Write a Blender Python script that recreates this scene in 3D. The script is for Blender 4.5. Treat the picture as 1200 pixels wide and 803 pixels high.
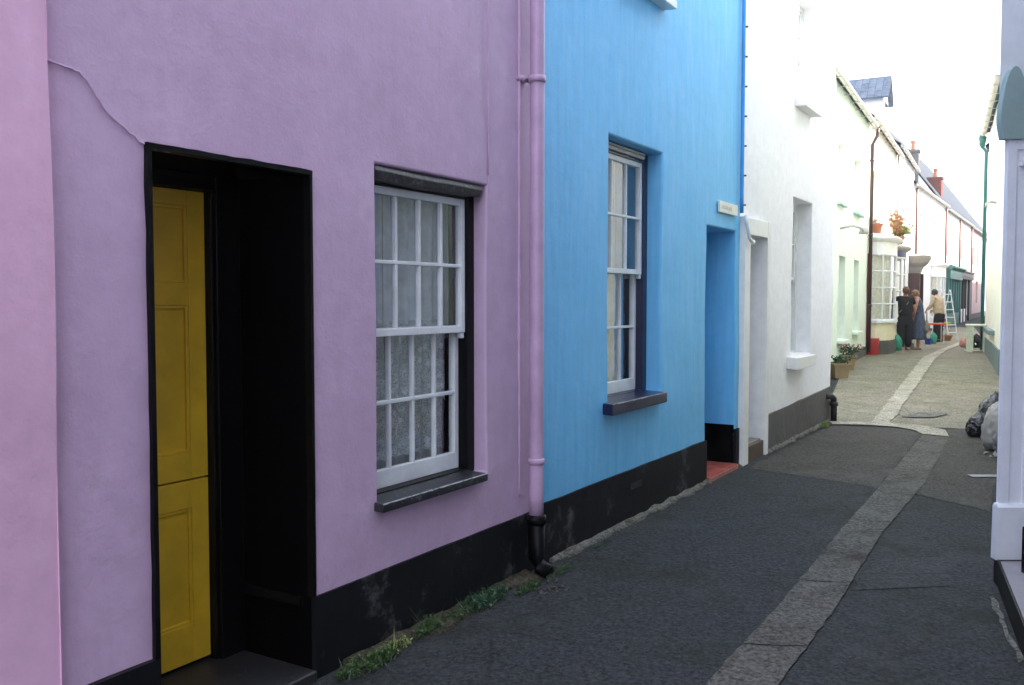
import bpy, bmesh, math, random
from mathutils import Vector, Matrix, noise, Euler
R = math.radians
random.seed(7)
scene = bpy.context.scene
for o in list(bpy.data.objects): bpy.data.objects.remove(o)
COL = scene.collection

# ------------------------------------------------------------------ camera
F = 1067.0; CAMZ = 1.55; PITCH = math.atan(49.5 / F)
cd = bpy.data.cameras.new('camera'); cam = bpy.data.objects.new('camera', cd); COL.objects.link(cam)
cam.location = (0, 0, CAMZ); cam.rotation_euler = (math.pi/2 - PITCH, 0, 0)
cd.sensor_width = 36; cd.lens = 36 * F / 1200; cd.clip_start = 0.05; cd.clip_end = 2000
scene.camera = cam
# ------------------------------------------------------------------ light
SUN_EL = R(38); SUN_AZ = R(84)          # azimuth clockwise from +Y
w = bpy.data.worlds.new('World'); scene.world = w; w.use_nodes = True
nt = w.node_tree; nt.nodes.clear()
sky = nt.nodes.new('ShaderNodeTexSky'); sky.sky_type = 'NISHITA'; sky.sun_disc = False
sky.sun_elevation = SUN_EL; sky.sun_rotation = SUN_AZ; sky.air_density = 1.2; sky.dust_density = 4.0; sky.ozone_density = 1.0
veil = nt.nodes.new('ShaderNodeRGB'); veil.outputs[0].default_value = (7.7, 8.4, 9.9, 1)
tcs = nt.nodes.new('ShaderNodeTexCoord'); nz = nt.nodes.new('ShaderNodeTexNoise'); nz.inputs['Scale'].default_value = 1.6; nz.inputs['Detail'].default_value = 6
mr = nt.nodes.new('ShaderNodeMapRange'); mr.inputs[1].default_value = .35; mr.inputs[2].default_value = .65; mr.inputs[3].default_value = .62; mr.inputs[4].default_value = .95
mx = nt.nodes.new('ShaderNodeMixRGB'); bg = nt.nodes.new('ShaderNodeBackground'); wo = nt.nodes.new('ShaderNodeOutputWorld')
bg.inputs['Strength'].default_value = 0.1
L = nt.links.new
L(tcs.outputs['Generated'], nz.inputs['Vector']); L(nz.outputs['Fac'], mr.inputs[0]); L(mr.outputs[0], mx.inputs['Fac'])
L(sky.outputs[0], mx.inputs['Color1']); L(veil.outputs[0], mx.inputs['Color2']); L(mx.outputs[0], bg.inputs['Color']); L(bg.outputs[0], wo.inputs['Surface'])
sd = bpy.data.lights.new('sun', 'SUN'); sd.energy = 4.2; sd.angle = R(1.0); sd.color = (1, .92, .78)
sun = bpy.data.objects.new('sun', sd); COL.objects.link(sun); sun.location = (20, 5, 20)
sun.rotation_euler = Vector((-math.sin(SUN_AZ)*math.cos(SUN_EL), -math.cos(SUN_AZ)*math.cos(SUN_EL), -math.sin(SUN_EL))).to_track_quat('-Z', 'Y').to_euler()
vs = scene.view_settings; vs.view_transform = 'Standard'; vs.look = 'None'; vs.gamma = 1; vs.exposure = 2.1; vs.use_curve_mapping = False

# ------------------------------------------------------------------ helpers: geometry
def ray(px, py):
    u = (px-600)/F; v = (401.5-py)/F; c, s = math.cos(PITCH), math.sin(PITCH)
    return Vector((u, c + v*s, -s + v*c))
HP = [(-50, 0), (12, 0), (18, .13), (23.7, .24), (31, .22), (41, .3), (49, .42), (57, .5), (80, .7), (400, .7)]
def H(y):
    for (a, b), (c, d) in zip(HP, HP[1:]):
        if y <= c:
            if y < a: return b
            return b + (d-b)*(y-a)/(c-a)
    return HP[-1][1]
def G(px, py, dz=0):
    r = ray(px, py); z = 0
    for _ in range(25):
        t = (z - CAMZ)/r.z; z = z*.5 + .5*H(r.y*t)
    return Vector((r.x*t, r.y*t, z+dz))
class Wall:
    def __init__(s, a, b):
        s.a = Vector(a); s.d = (Vector(b)-Vector(a)).normalized(); s.n = Vector((-s.d.y, s.d.x))   # n points into the house
        s.rz = math.atan2(s.d.y, s.d.x)
    def hit(s, px, py, dep=0):
        r = ray(px, py); r2 = Vector((r.x, r.y)); t = (s.a.dot(s.n)+dep)/r2.dot(s.n)
        return (r2*t - s.a).dot(s.d), CAMZ + r.z*t
    def S(s, px, dep=0): return s.hit(px, 352, dep)[0]
    def Z(s, px, py, dep=0): return s.hit(px, py, dep)[1]
    def p(s, q, dep=0, z=0):
        v = s.a + s.d*q + s.n*dep; return Vector((v.x, v.y, z))

class MB:
    def __init__(s): s.v = []; s.f = []; s.m = []
    def q(s, pts, m=0):
        i = len(s.v); s.v += [tuple(p) for p in pts]; s.f.append(tuple(range(i, i+len(pts)))); s.m.append(m); return s
    def box(s, x0, x1, y0, y1, z0, z1, m=0, M=None):
        if x0 > x1: x0, x1 = x1, x0
        if y0 > y1: y0, y1 = y1, y0
        if z0 > z1: z0, z1 = z1, z0
        i = len(s.v); P = [(x, y, z) for z in (z0, z1) for (x, y) in ((x0, y0), (x1, y0), (x1, y1), (x0, y1))]
        if M: P = [tuple(M @ Vector(p)) for p in P]
        s.v += P
        for f in ((0, 3, 2, 1), (4, 5, 6, 7), (0, 1, 5, 4), (1, 2, 6, 5), (2, 3, 7, 6), (3, 0, 4, 7)): s.f.append(tuple(i+k for k in f)); s.m.append(m)
        return s
    def rings(s, rs, m=0, cap=True, closed=True):
        n = len(rs[0]); i = len(s.v)
        for r in rs: s.v += [tuple(p) for p in r]
        for a in range(len(rs)-1):
            for k in range(n if closed else n-1):
                b = (k+1) % n; s.f.append((i+a*n+k, i+a*n+b, i+(a+1)*n+b, i+(a+1)*n+k)); s.m.append(m)
        if cap and closed:
            s.f.append(tuple(i+k for k in reversed(range(n)))); s.m.append(m)
            e = i+(len(rs)-1)*n; s.f.append(tuple(e+k for k in range(n))); s.m.append(m)
        return s
    def tube(s, pts, r, n=8, m=0):
        pts = [Vector(p) for p in pts]; rs = []
        for k, p in enumerate(pts):
            d = (pts[min(k+1, len(pts)-1)] - pts[max(k-1, 0)]).normalized()
            up = Vector((0, 0, 1)) if abs(d.z) < .9 else Vector((1, 0, 0))
            a = d.cross(up).normalized(); b = d.cross(a); rr = r[k] if isinstance(r, (list, tuple)) else r
            rs.append([p + a*rr*math.cos(t) - b*rr*math.sin(t) for t in [2*math.pi*j/n for j in range(n)]])
        return s.rings(rs, m)
    def lathe(s, prof, c=(0, 0, 0), n=16, m=0, sx=1, sy=1):
        return s.rings([[(c[0]+r*sx*math.cos(2*math.pi*j/n), c[1]+r*sy*math.sin(2*math.pi*j/n), c[2]+z) for j in range(n)] for r, z in prof], m)
    def prism(s, poly, z0, z1, m=0):
        return s.rings([[(x, y, z0) for x, y in poly], [(x, y, z1) for x, y in poly]], m)
    def build(s, name, mats, parent=None, smooth=False, bevel=0, seg=2):
        me = bpy.data.meshes.new(name); me.from_pydata(s.v, [], s.f)
        if not isinstance(mats, (list, tuple)): mats = [mats]
        for m in mats: me.materials.append(m)
        for p, k in zip(me.polygons, s.m): p.material_index = k; p.use_smooth = smooth
        me.update()
        bm = bmesh.new(); bm.from_mesh(me); bmesh.ops.remove_doubles(bm, verts=bm.verts, dist=1e-5) if smooth else None
        bmesh.ops.recalc_face_normals(bm, faces=bm.faces); bm.to_mesh(me); bm.free()
        o = bpy.data.objects.new(name, me); COL.objects.link(o)
        if parent: o.parent = parent
        if bevel:
            b = o.modifiers.new('bevel', 'BEVEL'); b.width = bevel; b.segments = seg; b.limit_method = 'ANGLE'; b.angle_limit = R(40); b.harden_normals = False
            for p in me.polygons: p.use_smooth = True
            wn = o.modifiers.new('wn', 'WEIGHTED_NORMAL')
        return o
def empty(name, loc=(0, 0, 0), rz=0):
    o = bpy.data.objects.new(name, None); COL.objects.link(o); o.location = loc; o.rotation_euler = (0, 0, rz); o.empty_display_size = .2; return o
def tag(o, label=None, cat=None, group=None, kind=None):
    if label: o['label'] = label
    if cat: o['category'] = cat
    if group: o['group'] = group
    if kind: o['kind'] = kind
    return o
def thing(name, label, cat, loc=(0, 0, 0), rz=0, group=None): return tag(empty(name, loc, rz), label, cat, group)
def copy_tree(o, parent=None):
    c = o.copy(); COL.objects.link(c)
    if parent: c.parent = parent
    for ch in [x for x in bpy.data.objects if x.parent == o]: copy_tree(ch, c)
    return c

# ------------------------------------------------------------------ helpers: materials
def new_mat(name):
    m = bpy.data.materials.new(name); m.use_nodes = True; t = m.node_tree; b = t.nodes['Principled BSDF']; return m, t, b
def nd(t, typ, **kw):
    n = t.nodes.new(typ)
    for k, v in kw.items():
        if hasattr(n, k): setattr(n, k, v)
        else: n.inputs[k].default_value = v
    return n
def coords(t, scale=(1, 1, 1)):
    c = nd(t, 'ShaderNodeTexCoord'); mp = nd(t, 'ShaderNodeMapping'); mp.inputs['Scale'].default_value = scale
    t.links.new(c.outputs['Object'], mp.inputs['Vector']); return mp.outputs[0]
def noise_tex(t, vec, scale, detail=4, rough=.55):
    n = nd(t, 'ShaderNodeTexNoise', Scale=scale, Detail=detail, Roughness=rough); t.links.new(vec, n.inputs['Vector']); return n.outputs['Fac']
def mul(c, k): return tuple(min(1, x*k) for x in c[:3]) + (1,)
def ramp(t, fac, lo, hi, c0, c1):
    r = nd(t, 'ShaderNodeValToRGB'); r.color_ramp.elements[0].position = lo; r.color_ramp.elements[1].position = hi
    r.color_ramp.elements[0].color = tuple(c0[:3])+(1,); r.color_ramp.elements[1].color = tuple(c1[:3])+(1,); t.links.new(fac, r.inputs[0]); return r.outputs[0]
def mixc(t, fac, a, b, blend='MIX'):
    x = nd(t, 'ShaderNodeMixRGB', blend_type=blend)
    for k, v in (('Fac', fac), ('Color1', a), ('Color2', b)):
        if isinstance(v, (int, float)): x.inputs[k].default_value = v
        elif isinstance(v, tuple): x.inputs[k].default_value = tuple(v[:3])+(1,)
        else: t.links.new(v, x.inputs[k])
    return x.outputs[0]
def bumpn(t, b, hs):
    prev = None
    for h, st, dist in hs:
        bp = nd(t, 'ShaderNodeBump', Strength=st, Distance=dist); t.links.new(h, bp.inputs['Height'])
        if prev: t.links.new(prev, bp.inputs['Normal'])
        prev = bp.outputs[0]
    t.links.new(prev, b.inputs['Normal'])
def plaster(name, c, streak=0.0, dirt=.25, rough=.6, bump=.5, spots=.0, spec=.3):
    m, t, b = new_mat(name); v = coords(t)
    n1 = noise_tex(t, v, 1.3, 5, .6); n2 = noise_tex(t, v, 9, 5, .65); n3 = noise_tex(t, v, 70, 3, .6)
    col = ramp(t, n1, .3, .72, mul(c, 1-.28*dirt*2), mul(c, 1.06))
    col = mixc(t, .5, col, ramp(t, n2, .3, .7, mul(c, .86), mul(c, 1.10)))
    n8 = noise_tex(t, v, 2.7, 8, .75); col = mixc(t, ramp(t, n8, .56, .66, (0, 0, 0), (dirt*.9,)*3), col, tuple(x+(1-x)*.22 for x in c[:3]))
    if streak:
        vv = coords(t, (9, 9, .7)); n4 = noise_tex(t, vv, 2.2, 5, .6)
        col = mixc(t, streak, col, ramp(t, n4, .35, .7, mul(c, .88), tuple(x + (1-x)*.26 for x in c[:3])))
    # grime near the foot of the wall and rain stains with a ragged shape
    sx = nd(t, 'ShaderNodeSeparateXYZ'); tc = nd(t, 'ShaderNodeTexCoord'); t.links.new(tc.outputs['Object'], sx.inputs[0])
    st = coords(t, (3.2, 3.2, .35)); n5 = noise_tex(t, st, 1.6, 6, .7)
    col = mixc(t, ramp(t, n5, .52, .78, (0, 0, 0), (dirt*.7,)*3), col, mul((c[0]*.6+.022, c[1]*.6+.022, c[2]*.6+.019), 1))
    if spots:
        n6 = noise_tex(t, v, 26, 2, .5); col = mixc(t, ramp(t, n6, .69, .72, (0, 0, 0), (spots,)*3), col, (.12, .11, .1))
    t.links.new(col, b.inputs['Base Color']); b.inputs['Roughness'].default_value = rough; b.inputs['Specular IOR Level'].default_value = spec
    bumpn(t, b, [(n1, bump*.5, .03), (n2, bump*.45, .012), (n3, bump*.5, .004)])
    return m
def paint(name, c, rough=.35, wear=0.0, wearc=(.5, .5, .48), bump=.2, spec=.5):
    m, t, b = new_mat(name); v = coords(t); n1 = noise_tex(t, v, 6, 5, .6); n2 = noise_tex(t, v, 45, 4, .6)
    col = ramp(t, n1, .3, .7, mul(c, .85), mul(c, 1.1))
    if wear: col = mixc(t, ramp(t, n2, .62-.12*wear, .66, (0, 0, 0), (1, 1, 1)), col, wearc)
    t.links.new(col, b.inputs['Base Color']); b.inputs['Roughness'].default_value = rough; b.inputs['Specular IOR Level'].default_value = spec
    bumpn(t, b, [(n1, bump, .006), (n2, bump, .0015)]); return m
def cloth(name, c, rough=.9, pat=None, scale=60):
    m, t, b = new_mat(name); v = coords(t); n1 = noise_tex(t, v, 12, 4, .6)
    col = ramp(t, n1, .3, .7, mul(c, .8), mul(c, 1.15))
    if pat:
        vo = nd(t, 'ShaderNodeTexVoronoi', Scale=scale); t.links.new(v, vo.inputs['Vector']); col = mixc(t, ramp(t, vo.outputs['Distance'], .3, .4, (1, 1, 1), (0, 0, 0)), col, pat)
    t.links.new(col, b.inputs['Base Color']); b.inputs['Roughness'].default_value = rough; bumpn(t, b, [(n1, .5, .02)]); return m
def bricks(name, c1, c2, mortar, sc, bw=.5, rh=.25, rough=.8, ms=.02, wts=None):
    m, t, b = new_mat(name); v = coords(t)
    if wts: 
        mp = nd(t, 'ShaderNodeMapping'); mp.inputs['Rotation'].default_value = wts; t.links.new(v, mp.inputs['Vector']); v = mp.outputs[0]
    br = nd(t, 'ShaderNodeTexBrick', Scale=sc); br.inputs['Color1'].default_value = c1+(1,); br.inputs['Color2'].default_value = c2+(1,); br.inputs['Mortar'].default_value = mortar+(1,)
    br.inputs['Mortar Size'].default_value = ms; br.inputs['Brick Width'].default_value = bw; br.inputs['Row Height'].default_value = rh
    t.links.new(v, br.inputs['Vector']); n = noise_tex(t, v, 8, 5); col = mixc(t, .35, br.outputs[0], ramp(t, n, .3, .7, mul(c1, .5), mul(c2, 1.3)))
    t.links.new(col, b.inputs['Base Color']); b.inputs['Roughness'].default_value = max(.85, rough); b.inputs['Specular IOR Level'].default_value = .08; bumpn(t, b, [(br.outputs['Fac'], -.5, .01), (n, .4, .01)]); return m
def glassy(name, tint=(.8, .85, .85), k=1.0):
    m = bpy.data.materials.new(name); m.use_nodes = True; t = m.node_tree; t.nodes.clear()
    v = coords(t); n = noise_tex(t, v, 5, 2); bp = nd(t, 'ShaderNodeBump', Strength=.25, Distance=.01); t.links.new(n, bp.inputs['Height'])
    lw = nd(t, 'ShaderNodeLayerWeight', Blend=.5); fr = nd(t, 'ShaderNodeMath', operation='POWER'); t.links.new(lw.outputs['Facing'], fr.inputs[0]); fr.inputs[1].default_value = 4; mt = nd(t, 'ShaderNodeMath', operation='MULTIPLY_ADD'); mt.inputs[1].default_value = 1.0*k; mt.inputs[2].default_value = .07*k; mt.use_clamp = True
    t.links.new(fr.outputs[0], mt.inputs[0]); tr = nd(t, 'ShaderNodeBsdfTransparent'); tr.inputs[0].default_value = tint+(1,)
    gl = nd(t, 'ShaderNodeBsdfGlossy', Roughness=.02); t.links.new(bp.outputs[0], gl.inputs['Normal']); mx = nd(t, 'ShaderNodeMixShader')
    t.links.new(mt.outputs[0], mx.inputs[0]); t.links.new(tr.outputs[0], mx.inputs[1]); t.links.new(gl.outputs[0], mx.inputs[2])
    o = nd(t, 'ShaderNodeOutputMaterial'); t.links.new(mx.outputs[0], o.inputs[0]); return m
def lace(name, c, open_=.5):
    m, t, b = new_mat(name); v = coords(t); vo = nd(t, 'ShaderNodeTexVoronoi', Scale=22); t.links.new(v, vo.inputs['Vector'])
    v2 = nd(t, 'ShaderNodeTexVoronoi', Scale=95); t.links.new(v, v2.inputs['Vector']); n = noise_tex(t, v, 14, 3)
    a = mixc(t, .55, ramp(t, vo.outputs['Distance'], .25, .4, (1, 1, 1), (.25,)*3), ramp(t, v2.outputs['Distance'], .25, .5, (.2,)*3, (1, 1, 1)))
    a = mixc(t, .6, a, ramp(t, n, .4, .6, (.3,)*3, (1, 1, 1)), 'MULTIPLY')
    mr = nd(t, 'ShaderNodeMapRange'); t.links.new(a, mr.inputs[0]); mr.inputs[3].default_value = open_; mr.inputs[4].default_value = 1
    t.links.new(mr.outputs[0], b.inputs['Alpha']); b.inputs['Base Color'].default_value = tuple(c)+(1,); b.inputs['Roughness'].default_value = .9; return m
def asphalt(name, c, c2, sp=(.3, .3, .3), stain=(.02, .03, .012), rough=.85, moss=.5, scale=1.0, bk=1.0):
    c = tuple(x*.62 for x in c); c2 = tuple(x*1.3 for x in c2)
    m, t, b = new_mat(name); v = coords(t)
    n1 = noise_tex(t, v, .55*scale, 6, .62); n2 = noise_tex(t, v, 5*scale, 6, .7); n3 = noise_tex(t, v, 120, 3, .7)
    vo = nd(t, 'ShaderNodeTexVoronoi', Scale=85); t.links.new(v, vo.inputs['Vector'])
    col = mixc(t, ramp(t, n1, .35, .65, (0, 0, 0), (1, 1, 1)), c, c2)
    col = mixc(t, .6, col, ramp(t, n2, .32, .68, mul(c, .4), mul(c2, 1.5)))
    col = mixc(t, .55, col, ramp(t, vo.outputs['Color'], .1, .9, mul(c, .15), mul(c2, 2.2)))
    n7 = noise_tex(t, v, 38, 4, .7); col = mixc(t, .4, col, ramp(t, n7, .38, .62, mul(c, .2), mul(c2, 2.0)))
    v2 = nd(t, 'ShaderNodeTexVoronoi', Scale=14); t.links.new(v, v2.inputs['Vector'])
    col = mixc(t, ramp(t, v2.outputs['Distance'], .035, .06, (.75,)*3, (0, 0, 0)), col, sp)
    n4 = noise_tex(t, v, 1.1*scale, 7, .75); col = mixc(t, ramp(t, n4, .5, .64, (0, 0, 0), (moss,)*3), col, stain)
    n9 = noise_tex(t, v, .9*scale, 8, .78); col = mixc(t, ramp(t, n9, .54, .62, (0, 0, 0), (.4,)*3), col, mul(c2, 1.7))
    vc = nd(t, 'ShaderNodeTexVoronoi', Scale=.8*scale, feature='DISTANCE_TO_EDGE'); wv = mixc(t, .12, v, ramp(t, n2, 0, 1, (0, 0, 0), (1, 1, 1))); t.links.new(wv, vc.inputs['Vector']); col = mixc(t, ramp(t, vc.outputs['Distance'], .002, .007, (.3,)*3, (0, 0, 0)), col, mul(c, .35))
    t.links.new(col, b.inputs['Base Color']); b.inputs['Roughness'].default_value = rough; b.inputs['Specular IOR Level'].default_value = .15
    bumpn(t, b, [(n2, .5*bk, .02*bk), (n3, .7, .006), (vo.outputs['Distance'], .5*bk, .004)]); return m

M = dict(
 purple=plaster('lavender_plaster', (.57, .405, .565), dirt=.4, bump=.7, rough=.6), pink=plaster('pink_plaster', (.74, .46, .62), dirt=.3, bump=.5),
 blue=plaster('sky_blue_plaster', (.15, .53, .88), streak=.3, dirt=.22, bump=.5, rough=.55), blue_deep=paint('deep_blue_paint', (.05, .32, .70), .45),
 white=plaster('white_roughcast', (.87, .87, .90), dirt=.06, bump=.8, rough=.75), mint=plaster('mint_plaster', (.78, .87, .74), dirt=.06, bump=.4),
 cream=plaster('cream_plaster', (.84, .80, .70), dirt=.06, bump=.4), cream2=plaster('pale_cream_plaster', (.88, .87, .80), dirt=.08, bump=.4), yellowwall=plaster('yellow_cream_plaster', (.84, .78, .55), dirt=.1),
 offwhite=plaster('off_white_plaster', (.84, .83, .81), dirt=.08, bump=.4), rose=plaster('dusty_rose_plaster', (.60, .44, .42), dirt=.3, bump=.5), lilac=plaster('lilac_grey_paint', (.80, .83, .88), dirt=.06, bump=.25, rough=.5),
 slatewall=plaster('grey_render_wall', (.42, .43, .45), dirt=.3), greyblue=plaster('grey_blue_plaster', (.36, .44, .58), dirt=.2), palewhite=plaster('pale_bluish_plaster', (.74, .80, .84), dirt=.1),
 blackplinth=plaster('black_bitumen_plinth', (.006, .006, .008), dirt=.38, rough=.6, bump=.5, spec=.18), greyplinth=plaster('grey_plinth', (.115, .11, .105), dirt=.4, rough=.75, bump=.9), tealplinth=plaster('teal_grey_plinth', (.16, .22, .24), dirt=.4),
 black=paint('black_gloss', (.0025, .0025, .003), .4, wear=0, bump=.3, spec=.15), blackworn=paint('worn_black_wood', (.016, .016, .02), .42, wear=.55, wearc=(.10, .10, .11), bump=.8), blackmatt=paint('flat_black_paint', (.0012, .0012, .0014), .8, bump=.2, spec=.03),
 navy=paint('navy_gloss', (.012, .014, .05), .3), navyf=paint('navy_fascia', (.03, .045, .13), .5), whitep=paint('white_gloss', (.76, .79, .80), .35, wear=.0, bump=.35), chip=paint('chipped_edge', (.5, .5, .52), .6, wear=.9, wearc=(.03, .03, .03)),
 yellow=paint('mustard_door_paint', (.84, .55, .03), .38, bump=.25), teal=paint('teal_shop_paint', (.03, .15, .135), .45), tealc=plaster('teal_grey_console', (.30, .42, .41), dirt=.4, bump=.5), paleteal=paint('pale_teal_paint', (.35, .60, .52), .5), red=paint('red_paint', (.42, .03, .03), .45), redtape=paint('red_ribbon', (.7, .03, .02), .5),
 purplepipe=paint('lavender_pipe_paint', (.52, .35, .51), .32, bump=.5), darkpipe=paint('dark_green_pipe', (.055, .025, .025), .4), brownpipe=paint('brown_red_pipe', (.16, .06, .05), .5), metal=paint('aluminium', (.62, .64, .66), .3), gutter=paint('grey_gutter', (.42, .40, .37), .5, wear=.5, wearc=(.6, .6, .58)),
 tile=bricks('red_quarry_tile', (.30, .06, .05), (.36, .09, .07), (.16, .08, .07), 6, .5, .5, .5), slate=bricks('blue_slate', (.07, .09, .13), (.13, .16, .21), (.03, .04, .05), 2.6, .8, .5, .5),
 slate2=bricks('pale_slate', (.030, .038, .055), (.055, .065, .085), (.07, .08, .10), 2.6, .8, .5, .5),
 brick=bricks('chimney_brick', (.16, .045, .04), (.22, .07, .055), (.16, .13, .12), 4, .9, .35), stone=bricks('grey_stone', (.09, .09, .09), (.16, .155, .145), (.14, .13, .12), 3.2, 1.0, .55),
 stonestep=plaster('worn_stone_step', (.26, .23, .19), dirt=.4, bump=.8), brownstep=plaster('brown_step_riser', (.12, .085, .065), dirt=.5),
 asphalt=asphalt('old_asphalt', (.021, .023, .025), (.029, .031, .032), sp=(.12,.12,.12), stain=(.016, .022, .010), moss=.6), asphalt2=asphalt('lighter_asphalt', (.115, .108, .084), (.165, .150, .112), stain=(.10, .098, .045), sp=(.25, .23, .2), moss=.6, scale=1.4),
 asphalt3=asphalt('brown_grey_asphalt', (.036, .034, .031), (.052, .048, .042), sp=(.13,.12,.11), moss=.3), patch=asphalt('asphalt_patch', (.028, .030, .031), (.034, .036, .037), sp=(.13,.13,.13), moss=.3),
 channel=asphalt('concrete_channel', (.052, .051, .045), (.076, .073, .064), stain=(.028, .022, .017), sp=(.22, .21, .19), moss=.75, scale=1.2, bk=.35), chan2=asphalt('pale_channel', (.20, .185, .15), (.27, .25, .20), stain=(.10, .095, .07), sp=(.5, .48, .42), moss=.5, scale=2),
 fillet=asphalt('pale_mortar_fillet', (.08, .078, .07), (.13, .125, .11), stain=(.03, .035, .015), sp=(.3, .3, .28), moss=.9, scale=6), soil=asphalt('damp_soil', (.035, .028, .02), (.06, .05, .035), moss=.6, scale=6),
 glass=glassy('window_glass', (.90, .93, .94), 1.5), glassb=glassy('window_glass_bright', (.92, .94, .94), 1.9), room=paint('dark_room', (.035, .036, .04), .9), curtain=cloth('grey_net_curtain', (.60, .64, .68)), curtaindk=cloth('brown_drape', (.34, .32, .29)), curtainw=cloth('cream_curtain', (.75, .72, .58)), lace=lace('lace_curtain', (.70, .74, .76), .12),
 leaf=cloth('weed_leaf', (.055, .11, .03), .6), leafd=cloth('dark_leaf', (.035, .095, .045), .6), leafy=cloth('yellow_green_leaf', (.24, .30, .08), .6), flower=cloth('red_petals', (.45, .05, .07), .7), dry=cloth('dry_flower', (.45, .25, .14), .8), stem=cloth('stem', (.08, .09, .04), .8),
 terra=paint('terracotta', (.48, .17, .09), .8, wear=.4, wearc=(.35, .22, .15)), planter=paint('tan_planter', (.30, .22, .12), .8, wear=.3, wearc=(.18, .15, .1)),
 bagk=paint('black_bag_plastic', (.012, .013, .018), .22, bump=.6, spec=.7), bagw=paint('pale_bag_plastic', (.34, .33, .30), .28, bump=1.0), bagg=paint('grey_bag_plastic', (.16, .16, .18), .3, bump=.5), baggreen=paint('green_bag_plastic', (.03, .30, .20), .35, bump=.5), bagblue=paint('blue_patterned_bag', (.22, .36, .40), .5, wear=.8, wearc=(.55, .6, .5)),
 skin=cloth('skin', (.46, .24, .17), .55), hairb=cloth('brown_hair', (.13, .06, .035), .6), hairl=cloth('light_brown_hair', (.24, .13, .065), .6), hairk=cloth('dark_hair', (.02, .017, .016), .6),
 kcloth=cloth('black_cloth', (.014, .014, .018)), dress=cloth('blue_grey_print_dress', (.055, .075, .12), pat=(.11, .13, .18), scale=26), beige=cloth('beige_jacket', (.42, .34, .235)), shoe=paint('tan_shoe', (.30, .16, .12), .6), bagtan=cloth('tan_bag_cloth', (.28, .23, .17)), wicker=bricks('wicker', (.28, .15, .07), (.36, .2, .1), (.1, .05, .03), 30, .5, .3),
 paleg=paint('pale_green_chipped_paint', (.60, .66, .52), .6, wear=.7, wearc=(.35, .33, .24)), plate=paint('cream_name_plate', (.76, .74, .64), .5), ink=paint('grey_lettering', (.35, .34, .30), .6), iron=paint('cast_iron', (.02, .02, .022), .5, wear=.3, wearc=(.07, .05, .04)), blueb=paint('blue_plastic', (.02, .06, .35), .4), lime=paint('lime_plastic', (.32, .48, .05), .5), pinkc=cloth('pink_cloth', (.55, .28, .26)), rust=paint('rust', (.22, .09, .03), .9), litter=paint('white_litter', (.6, .6, .58), .7),
)

# ------------------------------------------------------------------ ground
def graded(a, b, fine0, fine1, step, grow=1.35):
    xs = []; x = fine0
    while x <= fine1: xs.append(x); x += step
    st = step; x = fine1
    while x < b: st *= grow; x += st; xs.append(min(x, b))
    st = step; x = fine0
    while x > a: st *= grow; x -= st; xs.insert(0, max(x, a))
    return xs
def sheet(name, fn, mat):
    return tag(fn.build(name, mat, smooth=True), kind='structure')
g = MB(); gx = graded(-600, 600, -4, 40, .5); gy = graded(-600, 900, -4, 62, .25)
gy = sorted(set([round(y, 4) for y in gy] + [a for a, b in HP if -50 < a < 400]))
idx = {}
for j, y in enumerate(gy):
    for i, x in enumerate(gx): g.v.append((x, y, H(y)))
n = len(gx)
for j in range(len(gy)-1):
    for i in range(n-1): g.f.append((j*n+i, j*n+i+1, (j+1)*n+i+1, (j+1)*n+i)); g.m.append(0)
tag(g.build('ground', M['asphalt']), kind='structure')
def strip(mb, lpx, rpx, dz, step=.12, jit=0.0, nseg=4, bow=0.0, gaps=()):
    """ribbon laid on the ground between two edges (lists of ground points)"""
    def resample(P, k):
        L = [0]
        for a, b in zip(P, P[1:]): L.append(L[-1]+(b-a).length)
        out = []
        for i in range(k):
            t = L[-1]*i/(k-1); j = 0
            while j < len(P)-2 and L[j+1] < t: j += 1
            f = (t-L[j])/max(1e-6, L[j+1]-L[j]); out.append(P[j].lerp(P[j+1], min(1, f)))
        return out
    tot = sum((b-a).length for a, b in zip(lpx, lpx[1:])); k = max(3, int(tot/step)); A = resample(lpx, k); B = resample(rpx, k)
    rows = []
    for i in range(k):
        row = []
        for j in range(nseg+1):
            f = j/nseg; p = A[i].lerp(B[i], f)
            if jit and j in (0, nseg): p.x += noise.noise(Vector((i*.45, j*3.1, dz*100)))*jit
            p.z = H(p.y)+dz - bow*math.sin(math.pi*f); row.append(p)
        rows.append(row)
    start = 0
    cuts = [int(c*k) for c in gaps]
    s = 0
    for c in cuts+[k-1]:
        if c-s >= 1:
            rr = [list(map(Vector, r)) for r in rows[s:c+1]]
            if c != k-1:
                for j in range(nseg+1):
                    d = (rr[-2][j]-rr[-1][j]).normalized() if len(rr) > 1 else Vector(); rr[-1][j] += d*(.012+.012*noise.noise(Vector((c, j*1.7, 1))))
            i0 = len(mb.v); m_ = nseg+1
            for r in rr: mb.v += [tuple(p) for p in r]
            for a in range(len(rr)-1):
                for j in range(nseg): mb.f.append((i0+a*m_+j, i0+a*m_+j+1, i0+(a+1)*m_+j+1, i0+(a+1)*m_+j)); mb.m.append(0)
        s = c
    return mb
def gp(*pts): return [G(x, y) for x, y in pts]
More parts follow.
